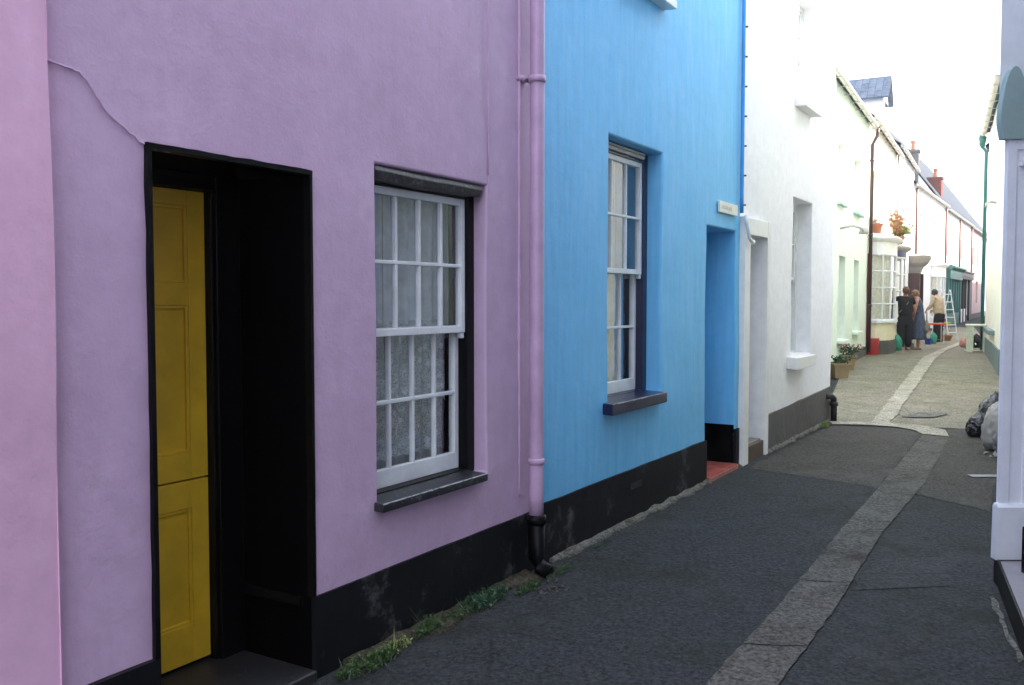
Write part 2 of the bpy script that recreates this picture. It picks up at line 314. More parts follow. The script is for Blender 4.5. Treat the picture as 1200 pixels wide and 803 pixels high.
# lighter surface beyond the crossing (tone raised further for the brighter far light), brown-grey asphalt at the foot of the white house, worn patch
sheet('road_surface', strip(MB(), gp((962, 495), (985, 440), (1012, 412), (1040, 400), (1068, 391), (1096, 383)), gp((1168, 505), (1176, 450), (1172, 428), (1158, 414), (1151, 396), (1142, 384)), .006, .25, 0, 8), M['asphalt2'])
sheet('asphalt_strip', strip(MB(), gp((878, 549), (925, 524), (972, 499)), gp((1030, 572), (1060, 535), (1083, 504)), .0035, .12, .05, 6), M['asphalt3'])
sheet('path_strip', strip(MB(), gp((1040, 572), (1083, 540), (1108, 504)), gp((1162, 600), (1168, 560), (1170, 500)), .0035, .2, .05, 6), M['asphalt3'])
sheet('asphalt_patch', strip(MB(), gp((1000, 692), (1012, 672), (1034, 655)), gp((1122, 687), (1119, 670), (1128, 652)), .0035, .08, .09, 6), M['patch'])
# the stone drain channel down the middle, its paler bend at the crossing and paler far run
ch_l = gp((800, 838), (844, 784), (910, 714), (982, 626), (1037, 564), (1081, 510)); ch_r = gp((885, 838), (926, 786), (978, 716), (1033, 626), (1086, 564), (1112, 513))
sheet('drain_channel', strip(MB(), ch_l, ch_r, .0085, .04, .012, 8, .004, (.10, .235, .43, .5, .585, .69)), M['channel'])
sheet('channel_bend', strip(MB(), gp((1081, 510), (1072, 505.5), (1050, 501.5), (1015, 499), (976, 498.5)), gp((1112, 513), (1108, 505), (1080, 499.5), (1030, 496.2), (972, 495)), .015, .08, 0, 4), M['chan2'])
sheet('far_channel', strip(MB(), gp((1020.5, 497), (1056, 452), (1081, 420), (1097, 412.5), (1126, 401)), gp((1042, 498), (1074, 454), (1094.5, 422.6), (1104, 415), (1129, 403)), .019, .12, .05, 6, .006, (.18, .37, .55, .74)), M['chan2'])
sheet('pale_patch', strip(MB(), gp((1056, 489), (1075, 485.5), (1100, 484), (1110, 486)), gp((1057, 490), (1075, 491), (1095, 490.5), (1110, 487)), .021, .1), M['fillet'])  # pale lens-shaped sheet on the road
mc = MB(); a, b_, c_, d_ = G(1143, 562), G(1172, 562), G(1172, 557), G(1145, 557)
cx = (a+c_)/2; tag(mc.box(cx.x-.16, cx.x+.16, cx.y-.05, cx.y+.05, .004, .016).build('drain_cover', paint('galvanised_cover', (.16, .165, .17), .5, wear=.5, wearc=(.15, .15, .15)), bevel=.004), 'small pale rectangular drain cover set in asphalt beside the lilac pilaster', 'drain cover')
# joint lines in the asphalt
jl = MB(); strip(jl, gp((1160, 700), (1176, 740), (1196, 778)), gp((1164, 699), (1180, 738), (1201, 774)), .004, .06, .02, 1)
sheet('asphalt_joint', jl, M['fillet'])

# ------------------------------------------------------------------ walls
TH = math.atan2(650, F); N1 = Wall((-2.6*math.cos(TH), 2.6*math.sin(TH)), (-2.6*math.cos(TH)+math.sin(TH), 2.6*math.sin(TH)+math.cos(TH)))
F1 = Wall((8.9, 22.7), (8.9+.471, 22.7+.882)); F2 = Wall((14.8, 33.7), (14.8+.527, 33.7+.85))
R2 = Wall((12.42, 23.9), (9.3, 17.3))
def lines(a, b, step, extra):
    L = {round(a, 5), round(b, 5)}
    ex = sorted(set([a, b] + [e for e in extra if a < e < b]))
    for p, q in zip(ex, ex[1:]):
        k = max(1, int(round((q-p)/step)))
        for i in range(k+1): L.add(round(p+(q-p)*i/k, 5))
    return sorted(L)
def wallmesh(s0, s1, z0, z1, holes, step=.12, amp=.006, seed=0, y=0.0, warp=None):
    """front sheet with openings; holes: (s0,s1,z0,z1,depth,mat index of reveal)"""
    mb = MB(); X = lines(s0, s1, step, [h[0] for h in holes]+[h[1] for h in holes]); Z = lines(z0, z1, step, [h[2] for h in holes]+[h[3] for h in holes])
    id_ = {}
    def off(x, z): return y + amp*(noise.noise(Vector((x*.9+seed*7, z*.9, seed)))*1.6 + noise.noise(Vector((x*3.3, z*3.3, seed+5)))*.6)
    def V(x, z):
        if (x, z) not in id_:
            zz = z
            id_[(x, z)] = len(mb.v); mb.v.append((x, off(x, z), zz))
        return id_[(x, z)]
    def inside(x, z): return any(h[0]-1e-4 < x < h[1]+1e-4 and h[2]-1e-4 < z < h[3]+1e-4 for h in holes)
    for x, x2 in zip(X, X[1:]):
        for z, z2 in zip(Z, Z[1:]):
            if inside((x+x2)/2, (z+z2)/2): continue
            mb.f.append((V(x, z), V(x2, z), V(x2, z2), V(x, z2))); mb.m.append(0)
    for h in holes:
        h0, h1, k0, k1, dep, mi = h
        xs = [x for x in X if h0-1e-4 <= x <= h1+1e-4]; zs = [z for z in Z if k0-1e-4 <= z <= k1+1e-4]
        back = {}
        def Bk(x, z):
            if (x, z) not in back: back[(x, z)] = len(mb.v); mb.v.append((x, y+dep, z))
            return back[(x, z)]
        for a, b in zip(xs, xs[1:]):
            for z in (k0, k1):
                zz = min(zs, key=lambda q: abs(q-z)); mb.f.append((V(a, zz), V(b, zz), Bk(b, zz), Bk(a, zz))); mb.m.append(mi)
        for a, b in zip(zs, zs[1:]):
            for x in (h0, h1):
                xx = min(xs, key=lambda q: abs(q-x)); mb.f.append((V(xx, a), V(xx, b), Bk(xx, b), Bk(xx, a))); mb.m.append(mi)
    return mb
def house_shell(root, s0, s1, eave, depth=5.0, pitch=35, roofmat='slate', wallmat='white', overhang=.10, z0=-.3, back=.05):
    mb = MB(); y0 = back
    mb.q([(s0, y0, z0), (s0, depth, z0), (s0, depth, eave), (s0, depth/2, eave+math.tan(R(pitch))*depth/2), (s0, y0, eave)])
    mb.q([(s1, y0, z0), (s1, depth, z0), (s1, depth, eave), (s1, depth/2, eave+math.tan(R(pitch))*depth/2), (s1, y0, eave)])
    mb.q([(s0, depth, z0), (s1, depth, z0), (s1, depth, eave), (s0, depth, eave)])
    mb.build('side_wall', M[wallmat], root)
    r = MB(); t = math.tan(R(pitch)); rz = eave+t*depth/2; e = overhang
    for sg in (0, 1):
        ya, yb = (-e, depth/2) if sg == 0 else (depth+e, depth/2); za = eave-t*e+.02
        r.q([(s0, ya, za), (s1, ya, za), (s1, yb, rz+.02), (s0, yb, rz+.02)]); r.q([(s0, ya, za+.06), (s1, ya, za+.06), (s1, yb, rz+.08), (s0, yb, rz+.08)])
        r.q([(s0, ya, za), (s1, ya, za), (s1, ya, za+.06), (s0, ya, za+.06)])
    r.build('roof', M[roofmat], root)
def gutter(root, s0, s1, z, y=-.15, mat='gutter'):
    mb = MB(); n = 8
    prof = [(y+.06*math.cos(a), z+.06*math.sin(a)) for a in [math.pi+math.pi*i/n for i in range(n+1)]] + [(y+.05*math.cos(a), z+.05*math.sin(a)) for a in [2*math.pi-math.pi*i/n for i in range(n+1)]]
    mb.rings([[(s0, p, q) for p, q in prof], [(s1, p, q) for p, q in prof]])
    k = int((s1-s0)/.8)
    for i in range(k+1): x = s0+.05+(s1-s0-.1)*i/max(1, k); mb.box(x-.012, x+.012, y-.066, .02, z-.075, z-.062)
    return mb.build('gutter', M[mat], root)
def sash_window(root, s0, s1, z0, z1, dep, cols, rows, frame='black', fw=(.05, .06), zs=None, zb=None, curtain='curtain', lower_lace=False, sashmat='whitep', bar=.018, far=False, roomd=.5, glass='glass', room=True):
    """double-hung sash in the opening: box frame, two sashes, panes, curtain; s,z local to the house"""
    fl, ft = fw; f = MB(); zm = zs if zs else (z0+z1)/2
    f.box(s0, s0+fl, dep, dep+.12, z0, z1); f.box(s1-fl, s1, dep, dep+.12, z0, z1); f.box(s0+fl, s1-fl, dep+.001, dep+.119, z1-ft, z1); f.box(s0+fl, s1-fl, dep+.001, dep+.119, z0, z0+.025)
    win = f.build('window', M[frame], root, bevel=0 if far else .004)
    a, b = s0+fl, s1-fl
    for k, (lo, hi, y) in enumerate(((zm-.018, z1-ft, dep+.012), (z0+.025, zm+.02, dep+.055))):
        s = MB(); st = .034; tr = .036; br = .036 if k == 0 else .085; d = .038
        s.box(a, a+st, y, y+d, lo, hi); s.box(b-st, b, y, y+d, lo, hi); s.box(a+st, b-st, y+.001, y+d-.001, hi-tr, hi); s.box(a+st, b-st, y+.001, y+d-.001, lo, lo+br)
        if k == 0:  # horns
            s.box(a+.004, a+st-.004, y+.004, y+d-.004, lo-.03, lo); s.box(b-st+.004, b-.004, y+.004, y+d-.004, lo-.03, lo)
        for c in range(1, cols):
            x = a+st/2+(b-a-st)*c/cols; s.box(x-bar/2, x+bar/2, y+.006, y+d-.008, lo+br, hi-tr)
        for r in range(1, rows):
            z = lo+br+(hi-tr-lo-br)*r/rows; s.box(a+st, b-st, y+.004, y+d-.006, z-bar/2, z+bar/2)
        s.build('sash', M[sashmat], win, bevel=0 if far else .003)
        gz = MB()
        gz.q([(a+st*.7, y+.022, lo+br*.7), (b-st*.7, y+.022, lo+br*.7), (b-st*.7, y+.022, hi-tr*.7), (a+st*.7, y+.022, hi-tr*.7)]).build('pane', M[glass], win)
    if curtain:
        c = MB(); nx = 90 if not far else 24; yy = dep+.17
        rows_ = []
        for z in (z0, z1):
            rows_.append([(a-.03+(b-a+.06)*i/nx, yy+.016*math.sin(i*(1.15 if not far else 2.3)+(.6*math.sin(i*.21)))+.012*math.sin(i*.37), z) for i in range(nx+1)])
        cu = MB().rings(rows_, cap=False, closed=False)
        cu.build('curtain', M[curtain], win, smooth=True)
    if lower_lace:
        yy = dep+.125; nx = 120; rows_ = []
        for z in [z0+.06, zm+.05]:
            rows_.append([(a-.02+(b-a+.04)*i/nx, yy+.012*math.sin(i*.62)+.006*math.sin(i*.23), z) for i in range(nx+1)])
        MB().rings(rows_, cap=False, closed=False).build('lace_curtain', M['lace'], win, smooth=True)
    if room:
        rm = MB(); y0, y1 = dep+.12, dep+roomd
        A, B = s0-.3, s1+.3; C, D = z0-.3, z1+.2
        rm.q([(A, y1, C), (B, y1, C), (B, y1, D), (A, y1, D)]); rm.q([(A, y0, C), (A, y1, C), (A, y1, D), (A, y0, D)]); rm.q([(B, y0, C), (B, y1, C), (B, y1, D), (B, y0, D)])
        rm.q([(A, y0, C), (B, y0, C), (B, y1, C), (A, y1, C)]); rm.q([(A, y0, D), (B, y0, D), (B, y1, D), (A, y1, D)])
        rm.q([(A, y0, C), (s0, y0, C), (s0, y0, D), (A, y0, D)]); rm.q([(s1, y0, C), (B, y0, C), (B, y0, D), (s1, y0, D)])
        rm.build('room_interior', M['room'], win)
    return win
def sill(win, s0, s1, ztop, th, proj, back, mat, edge=None, slope=.02):
    m = MB(); m.rings([[(s0, -proj, ztop-th-slope), (s0, back, ztop-th), (s0, back, ztop), (s0, -proj, ztop-slope)], [(s1, -proj, ztop-th-slope), (s1, back, ztop-th), (s1, back, ztop), (s1, -proj, ztop-slope)]])
    o = m.build('sill', M[mat], win, bevel=.006)
    if edge:   # line of bare worn wood along the nosing
        e = MB(); k = 90; rs = []
        for i in range(k+1):
            x = s0+(s1-s0)*i/k; h = max(.0006, .005*(noise.noise(Vector((x*23, s0, 0)))+.35)); rs.append([(x, -proj-.0015, ztop-slope-h-.001), (x, -proj-.0015, ztop-slope+.001), (x, -proj+h*1.5, ztop-slope+.0018), (x, -proj+.001, ztop-slope-h)])
        e.rings(rs)
        e.build('worn_edge', M['chip'], win)
    return o
def plinth(root, spans, zt, mat, th=.018, z0=-.1, seed=3, name='plinth', zfun=None):
    mb = MB()
    for a, b in spans:
        X = lines(a, b, .15, []); k = 5
        def y(x, z): return -th + .005*noise.noise(Vector((x*2, z*4, seed)))
        fr = []
        for i in range(k+1):
            fr.append([(x, y(x, i), z0+((zt if not zfun else zfun(x))+.006*noise.noise(Vector((x*3, 2, seed)))-z0)*i/k) for x in X])
        fr.append([(x, .03, fr[-1][j][2]) for j, x in enumerate(X)])
        mb.rings(fr, cap=False, closed=False)
        for e in (0, -1): mb.q([r[e] for r in fr]+[(fr[0][e][0], .03, z0)])
    return mb.build(name, M[mat], root, smooth=False)

S = N1.S
# ============ pink house
pe = S(54)
ph = thing('house', 'pink plastered house at the left edge beside the lavender house', 'house', N1.p(0, 0, 0), N1.rz, 'painted terraced houses on the left')
wm = wallmesh(-6, pe, -.1, 5.6, [], .3, .01, 11, y=-.035)
wm.q([(pe, -.035, -.1), (pe, .05, -.1), (pe, .05, 5.6), (pe, -.035, 5.6)])
wm.build('wall', M['pink'], ph, smooth=True); house_shell(ph, -6, pe, 5.6, wallmat='pink')
plinth(ph, [(-6, pe)], .34, 'blackplinth', th=.05)
# ============ lavender house
pu = thing('house', 'lavender plastered house with yellow stable door and black framed sash window', 'house', N1.p(0, 0, 0), N1.rz, 'painted terraced houses on the left')
be = S(631)
d0, d1 = S(177), S(362); dz1 = (N1.Z(177, 179)+N1.Z(362, 199))/2
w0, w1 = S(441), S(570); wz1 = N1.Z(441, 192); wz0 = N1.Z(441, 592)
wm = wallmesh(pe, be, -.1, 5.6, [(d0, d1, -.1, dz1, .60, 1), (w0, w1, wz0, wz1, .078, 0), (w0+.02, w1-.02, 3.5, 4.7, .078, 0)], .10, .008, 1)
wm.build('wall', [M['purple'], M['blackmatt']], pu, bevel=.014, seg=3)
house_shell(pu, pe, be, 5.6, wallmat='purple')
plinth(pu, [(pe, d0-.001), (d1+.001, be)], .343, 'blackplinth')
# black painted band round the doorway
bd = MB()
def wob(i, s): return .004*noise.noise(Vector((i*.5, s, 0)))
for (xa, xb, za, zb) in ((d0-.016, d0+.002, 0, dz1+.012), (d1-.004, d1+.010, .34, dz1+.012)):
    rs = []
    for i in range(30):
        z = za+(zb-za)*i/29; o = wob(i, xa); rs.append([(xa+o, -.016, z), (xb, -.016, z), (xb, .02, z), (xa+o, .02, z)])
    bd.rings(rs)
rs = []
for i in range(20):
    x = d0-.016+(d1+.010-d0+.016)*i/19; o = wob(i, 9); rs.append([(x, -.017, dz1-.006), (x, -.017, dz1+.014+o), (x, .02, dz1+.014+o), (x, .02, dz1-.006)])
bd.rings(rs); bd.build('door_band', M['black'], pu)
df = MB(); fd = .39; fwid = d1 - 2.575
df.box(d0, d0+fwid*.7, fd, .56, -.05, dz1); df.box(d1-fwid, d1, fd, .56, -.05, dz1); df.box(d0+fwid*.7, d1-fwid, fd+.001, .559, dz1-.058, dz1)
df.box(d1-fwid-.012, d1-fwid, fd+.02, .45, -.05, dz1-.058)
df.build('door_frame', M['black'], pu, bevel=.005)
da, db = d0+fwid*.7+.004, d1-fwid-.014; dsp = .817; yd = .445
door = MB().box(da, db, yd+.012, yd+.05, .06, dsp-.003).build('stable_door', M['yellow'], pu, bevel=.003)
def leaf(zl, zh, panels, nm):
    m = MB(); st = .085
    m.box(da, da+st, yd, yd+.045, zl, zh); m.box(db-st, db, yd, yd+.045, zl, zh)
    zs_ = [zl]+[v for p in panels for v in p]+[zh]
    for i in range(0, len(zs_), 2): m.box(da+st, db-st, yd+.0006, yd+.0444, zs_[i], zs_[i+1])
    for a, b in panels:
        m.box(da+st, db-st, yd+.016, yd+.04, a, b)
        for q in ((da+st, da+st+.014, a, b), (db-st-.014, db-st, a, b)): m.box(q[0], q[1], yd+.004, yd+.02, q[2], q[3])
        m.box(da+st+.014, db-st-.014, yd+.005, yd+.02, a, a+.014); m.box(da+st+.014, db-st-.014, yd+.005, yd+.02, b-.014, b)
    return m.build(nm, M['yellow'], door, bevel=.003)
leaf(dsp+.003, dz1-.062, [(.93, 1.53), (1.62, 1.93)], 'upper_leaf'); leaf(.06, dsp-.003, [(.22, .70)], 'lower_leaf')
MB().lathe([(.0, 0), (.012, 0), (.012, .03), (.024, .035), (.027, .05), (.018, .064), (0, .066)], n=14).build('door_knob', M['black'], door).matrix_local = Matrix.Translation((da+.04, yd, 1.16)) @ Matrix.Rotation(R(90), 4, 'X')
# panelled black lining of the recess with a low ledge, and the step
ln = MB(); ln.box(d1-.02, d1+.01, .05, fd-.002, .30, .335); ln.build('door_lining', M['black'], pu, bevel=.003)
MB().box(d0-.0, d1, -.03, .6, -.1, .045).build('door_step', M['iron'], pu, bevel=.01)
# sash window
win = sash_window(pu, w0, w1, wz0, wz1, .078, 4, 2, 'black', (.066, .075), zs=1.40, curtain='curtaindk', lower_lace=False)
nx = 100   # net curtains behind both sashes
for (a, b, mt, y, xx) in ((1.42, wz1-.02, 'curtain', .225, (w0, w1)), ):
    MB().rings([[(xx[0]+(xx[1]-xx[0])*i/nx, y+.012*math.sin(i*.55)+.008*math.sin(i*.29), z) for i in range(nx+1)] for z in (a, b)], cap=False, closed=False).build('curtain', M[mt], win, smooth=True)
for (a, b, y) in ((.76, 1.45, .215), (1.02, 1.43, .20)):
    rows_ = [[(w0+.03+(w1-w0-.12)*i/120, y+.010*math.sin(i*.42)+.006*math.sin(i*.23), z+(.02*abs(math.sin(i*.21)) if z == a else 0)) for i in range(121)] for z in (a, b)]
    MB().rings(rows_, cap=False, closed=False).build('lace_curtain', M['lace'], win, smooth=True)
rm = MB(); rs = []
for i in range(26):
    x = w0+.0+(w1-w0-.035)*i/25; dr = .012*noise.noise(Vector((x*3, 0, 4))); hh = .035+.006*noise.noise(Vector((x*8, 0, 4)))
    if i > 23: hh *= .8
    rs.append([(x, .012, wz1-.03-hh+dr), (x, -.002, wz1-.03+dr), (x, .012, wz1-.003), (x, .09, wz1-.004+dr*.3), (x, .09, wz1-.03-hh+dr)])
rm.rings(rs); rm.build('lintel_board', M['blackworn'], win, bevel=.004)
sill(win, N1.S(436), N1.S(572, -.055), wz0+.022, .040, .055, .14, 'blackworn', edge=True, slope=.010)
sash_window(pu, w0+.02, w1-.02, 3.5, 4.7, .078, 4, 2, 'black', far=True, roomd=.4)
# lintel crack, plaster seam line, cable
cr = MB(); cp = [(52, 70), (75, 78), (92, 84), (103, 97), (112, 112), (122, 128), (133, 140), (148, 152), (160, 163), (172, 172), (192, 177), (215, 179)]
pts = []
for (a, b), (c, d) in zip(cp, cp[1:]):
    for k in range(4):
        q = N1.hit(a+(c-a)*k/4, b+(d-b)*k/4); pts.append((q[0]+.004*noise.noise(Vector((q[0]*60, 1, 1))), -.002, q[1]+.006*noise.noise(Vector((q[0]*50, 3, 1)))))
cr.tube(pts, [.0035+.002*noise.noise(Vector((i*.6, 0, 0))) for i in range(len(pts))], 6); cr.build('plaster_crack', M['purple'], pu, smooth=True)
cb = MB(); cb.tube([(S(571)+.003*math.sin(i*.9), -.008, 2.2+3.3*i/30) for i in range(31)], .004, 6); cb.tube([(S(571)+.0, -.006, 2.2), (S(571)+.01, -.004, 2.15), (S(572), .0, 2.1)], .004, 6)
cb.build('cable', M['purplepipe'], pu, smooth=True)
# downpipe at the join with the blue house
px = S(620.5)-.005; dp = MB()
pp = [(px-.045+.0002*i, -.075, .335+5.1*i/40) for i in range(41)]; dp.tube(pp, .041, 16)
for z in (N1.Z(620, 101), N1.Z(620, 101)+1.8): dp.lathe([(.041, 0), (.05, .002), (.05, .035), (.041, .037)], (px-.045, -.075, z), 16); dp.box(px-.13, px-.05, -.03, .01, z+.006, z+.03)
dp.lathe([(.041, 0), (.047, .002), (.047, .03), (.041, .035)], (px-.045, -.075, .63), 16)
dp.build('downpipe', M['purplepipe'], pu, smooth=True)
# blistered plaster edge beside pipe
be_ = MB(); be_.tube([(px-.115+.006*noise.noise(Vector((i*.7, 0, 2))), -.002, .45+4.8*i/90) for i in range(91)], [.010+.008*noise.noise(Vector((i*.55, 3, 2))) for i in range(91)], 6); be_.build('plaster_ridge', M['purple'], pu, smooth=True)
sh = MB(); sh.tube([(px-.045, -.075, .345), (px-.045, -.075, .10), (px-.045, -.1, .05), (px-.045, -.16, .02)], [.05, .045, .045, .048], 14); sh.lathe([(.045, 0), (.056, .003), (.056, .05), (.045, .055)], (px-.045, -.075, .29), 14)
sh.build('pipe_shoe', M['black'], pu, smooth=True)
# ============ blue house
bl = thing('house', 'bright sky blue house with navy sill and deep open doorway', 'house', N1.p(0, 0, 0), N1.rz, 'painted terraced houses on the left')
b0, b1 = be, S(866); v0, v1 = S(713), S(774.5); vz1 = N1.Z(713, 157); vz0 = N1.Z(713, 474)
e0, e1 = S(828), S(862); ez1 = N1.Z(829, 264); blp = .362
u0, u1 = v0+.05, S(784); uz0 = N1.Z(789, 10)
wm = wallmesh(b0, b1, -.1, 5.6, [(v0, v1, vz0, vz1, .115, 1), (e0, e1, -.1, ez1, .46, 1), (u0+.03, u1-.03, uz0, uz0+1.25, .115, 1)], .10, .007, 2)
wm.build('wall', [M['blue'], M['blue']], bl, bevel=.016, seg=3); house_shell(bl, b0, b1, 5.6, wallmat='blue')
plinth(bl, [(b0, e0-.001), (e1+.001, b1)], blp, 'blackplinth')
MB().box(e1-.008, e1-.001, .004, .459, -.05, .40).build('recess_plinth', M['blackmatt'], bl); MB().box(e0+.001, e0+.008, .004, .459, -.05, .40).build('recess_plinth', M['blackmatt'], bl)
MB().box(e0+.002, e1-.002, .42, .455, .06, ez1-.01).box(e0+.09, e1-.09, .41, .43, .2, .9).box(e0+.09, e1-.09, .41, .43, 1.05, 1.9).build('door', M['blue_deep'], bl, bevel=.004)
st = MB(); st.box(e0, e1, -.035, .42, -.1, .045); st.build('door_step', M['tile'], bl, bevel=.006)
MB().box(e0-.005, e1+.005, -.045, -.0355, -.05, .035).build('step_riser', paint('worn_red_riser', (.40, .15, .11), .6, wear=.5, wearc=(.45, .40, .35)), bl)
win = sash_window(bl, v0, v1, vz0, vz1, .115, 3, 2, 'navy', (.072, .075), zs=N1.Z(733, 318, .13), glass='glassb', curtain='curtain')
cu = MB(); cu.rings([[(v0+.06+(v1-v0-.12)*.62*i/40, .225+.012*math.sin(i*.9), z) for i in range(41)] for z in (vz0+.1, vz1-.06)], cap=False, closed=False).build('curtain', M['curtainw'], win, smooth=True)
sill(win, N1.S(706.5), N1.S(783, -.075), vz0+.022, .075, .075, .18, 'navy', edge=True, slope=.010)
MB().box(v0+.08, v1-.1, .095, .113, vz1-.055, vz1-.03).box(v0+.08, v1-.1, .09, .113, vz1-.028, vz1-.012).build('roller_blind', M['gutter'], win, bevel=.003)
win = sash_window(bl, u0+.03, u1-.03, uz0, uz0+1.25, .115, 3, 2, 'navy', (.07, .07), far=True, roomd=.4)
sill(win, u0-.03, N1.S(791, -.10), uz0+.01, .06, .10, .18, 'whitep')
np_ = MB(); a, b = N1.hit(840, 238), N1.hit(861, 253); nw = b[0]-a[0]
plate = MB().box(a[0], b[0], -.028, -.008, N1.Z(850, 251), N1.Z(850, 238)).build('name_plate', M['plate'], bl, bevel=.003)
pz0, pz1 = N1.Z(850, 251), N1.Z(850, 238)
lt = MB(); x = a[0]+.05
for k, wd in enumerate((.03, .02, .028, .02, .02, .03, .025, .02, .028)):   # illegible lettering, as in the photograph
    if x+wd > b[0]-.04: break
    zc = (pz0+pz1)/2; lt.box(x, x+.005, -.0295, -.0275, zc-.014, zc+.016); lt.box(x+.005, x+wd-.008, -.0295, -.0275, zc-.014, zc-.009); x += wd+.008
lt.build('lettering', M['ink'], plate)
a, b = N1.hit(735, 574), N1.hit(748, 565); vg = MB()
vg.box(a[0], b[0], -.024, -.0185, a[1]+.0, a[1]+.004)
for k in range(4): vg.box(a[0], b[0], -.03, -.02, a[1]+.012*k, a[1]+.012*k+.005)
vg.build('air_vent', M['iron'], bl)
cc = MB(); cz = .42; cc.tube([(b1-.045, -.03, 2.35+3.2*i/20) for i in range(21)], .018, 10); cc.build('downpipe', M['blue_deep'], bl, smooth=True)
for i in range(12): MB().lathe([(0, 0), (.013, .0), (.013, .012), (0, .014)], (b1+.012, -.04, 2.42+i*.27), 8).build('cable_clip', M['iron'], bl)
MB().tube([(b1-.02, -.06, 2.33), (b1-.01, -.07, 2.25), (b1+.04, -.08, 2.12), (b1+.12, -.09, 2.08), (b1+.16, -.08, 2.10)], .018, 8).build('overflow_pipe', M['whitep'], bl, smooth=True)
# ============ white house
wh = thing('house', 'white roughcast house with grey plinth and narrow open doorway', 'house', N1.p(0, 0, 0), N1.rz, 'painted terraced houses on the left')
c1 = S(975); o0, o1 = S(873), S(893.5); oz1 = N1.Z(873, 275)
q0, q1 = S(928), S(950.5); qz1 = N1.Z(928, 230); qz0 = N1.Z(928, 418)
t0, t1 = S(930), S(952); tz0 = N1.Z(945, 124)
wm = wallmesh(b1, c1, -.1, 5.6, [(o0, o1, -.1, oz1, .5, 0), (q0, q1, qz0, qz1, .17, 0), (t0+.05, t1-.05, tz0, tz0+1.2, .14, 0)], .13, .012, 3)
wm.build('wall', M['white'], wh, bevel=.012, seg=2); house_shell(wh, b1, c1, 5.6, wallmat='white')
plinth(wh, [(o1+.10, c1)], .40, 'greyplinth', zfun=lambda x: .375+.06*(x-o1)/(c1-o1))
sr = MB(); pr = .05
sr.box(b1+.01, o0, -pr, .02, -.05, oz1+.16); sr.box(o1, o1+.095, -pr, .02, -.05, oz1+.16); sr.box(o0, o1, -pr+.001, .02, oz1, oz1+.159)
sr.build('door_surround', M['offwhite'], wh, bevel=.006)
MB().box(o0+.02, o1-.02, .45, .49, .15, oz1-.01).box(o0+.1, o1-.1, .44, .47, .3, 1.0).box(o0+.1, o1-.1, .44, .47, 1.15, 1.85).build('door', M['whitep'], wh, bevel=.004)
MB().box(o0-.0, o1, .0, .45, -.1, .165).build('door_step', M['stonestep'], wh, bevel=.008); MB().box(o0+.002, o1-.002, -.03, -.001, -.1, .15).build('step_riser', M['brownstep'], wh, bevel=.006)
win = sash_window(wh, q0, q1, qz0, qz1, .17, 3, 2, 'whitep', (.06, .06), glass='glassb', curtain='curtain', far=True)
sill(win, N1.S(923), N1.S(957, -.13), qz0+.02, .13, .13, .2, 'offwhite')
win = sash_window(wh, t0+.05, t1-.05, tz0, tz0+1.2, .14, 3, 2, 'whitep', (.06, .06), far=True, roomd=.4)
sill(win, t0-.05, N1.S(960, -.12), tz0+.02, .1, .12, .18, 'offwhite')
dpz = MB(); xx = c1-.22; dpz.tube([(xx-.1, -.01, .33), (xx-.03, -.07, .33), (xx+.03, -.08, .30), (xx+.05, -.08, .22), (xx+.05, -.08, .01)], [.035, .035, .04, .04, .04], 10); dpz.lathe([(.04, 0), (.055, .003), (.055, .05), (.04, .055)], (xx+.05, -.08, .2), 10)
dpz.build('drain_pipe', M['iron'], wh, smooth=True)
# side return of the white house where the street widens
# mortar fillet and grit at the wall foot
fl = MB()
for (a, b, m_) in ((be+.1, e0, .07), (e1, b1, .05), (o1+.1, c1, .07)):
    k = int((b-a)/.06); rs = []
    for i in range(k+1):
        x = a+(b-a)*i/k; w_ = m_*(1+.6*noise.noise(Vector((x*5, 0, 0)))); hh = .035*(1+.7*noise.noise(Vector((x*6, 3, 0))))
        rs.append([N1.p(x, -w_, .001), N1.p(x, -w_*.5, hh*.5), N1.p(x, -.0, hh), N1.p(x, .01, -.02)])
    fl.rings(rs)
tag(fl.build('kerb_fillet', M['fillet'], smooth=True), kind='structure')
so = MB()
for (a, b) in ((S(395), S(612)),):
    k = int((b-a)/.05); rs = []
    for i in range(k+1):
        x = a+(b-a)*i/k; w_ = .13*(1+.7*noise.noise(Vector((x*3.3, 8, 0)))); hh = .03*(1+.9*noise.noise(Vector((x*7, 3, 0))))
        rs.append([N1.p(x, -w_, .001), N1.p(x, -w_*.6, hh*.6), N1.p(x, -.01, hh), N1.p(x, .01, -.02)])
    so.rings(rs)
tag(so.build('soil_strip', M['soil'], smooth=True), kind='structure')

# ============ far houses on the left (F1 row)
def far_house(name_label, W, s0, s1, eave, mat, holes=(), pitch=35, roofmat='slate', plinthm='greyplinth', ph_=.3, gut=True, step=.5, seed=1, depth=5.0, group='painted terraced houses on the left'):
    r = thing('house', name_label, 'house', W.p(0, 0, 0), W.rz, group)
    wallmesh(s0, s1, -.2, eave, list(holes), step, .01, seed).build('wall', M[mat], r, smooth=False)
    house_shell(r, s0, s1, eave, depth, wallmat=mat, pitch=pitch, roofmat=roofmat)
    zb = H(W.p((s0+s1)/2).y)
    if plinthm: plinth(r, [(s0, s1)], zb+ph_, plinthm, z0=-.2, zfun=lambda x: H(W.p(x).y)+ph_)
    if gut: gutter(r, s0, s1, eave-.05)
    return r
def fS(x): return F1.S(x)
m0, m1 = fS(940), fS(1015.5); hs = []
g1 = (fS(982), fS(990)); g2 = (fS(1000), fS(1006))
mz0 = F1.Z(986, 398); mz1 = F1.Z(986, 300); mz1b = F1.Z(1003, 305); 
MINTH = [(g1[0], g1[1], mz0, mz1, .12, 0), (g2[0], g2[1], F1.Z(1003, 388), mz1b, .12, 0), (fS(979), fS(987), 3.5, 4.7, .12, 0), (fS(998), fS(1006), 3.5, 4.7, .12, 0)]
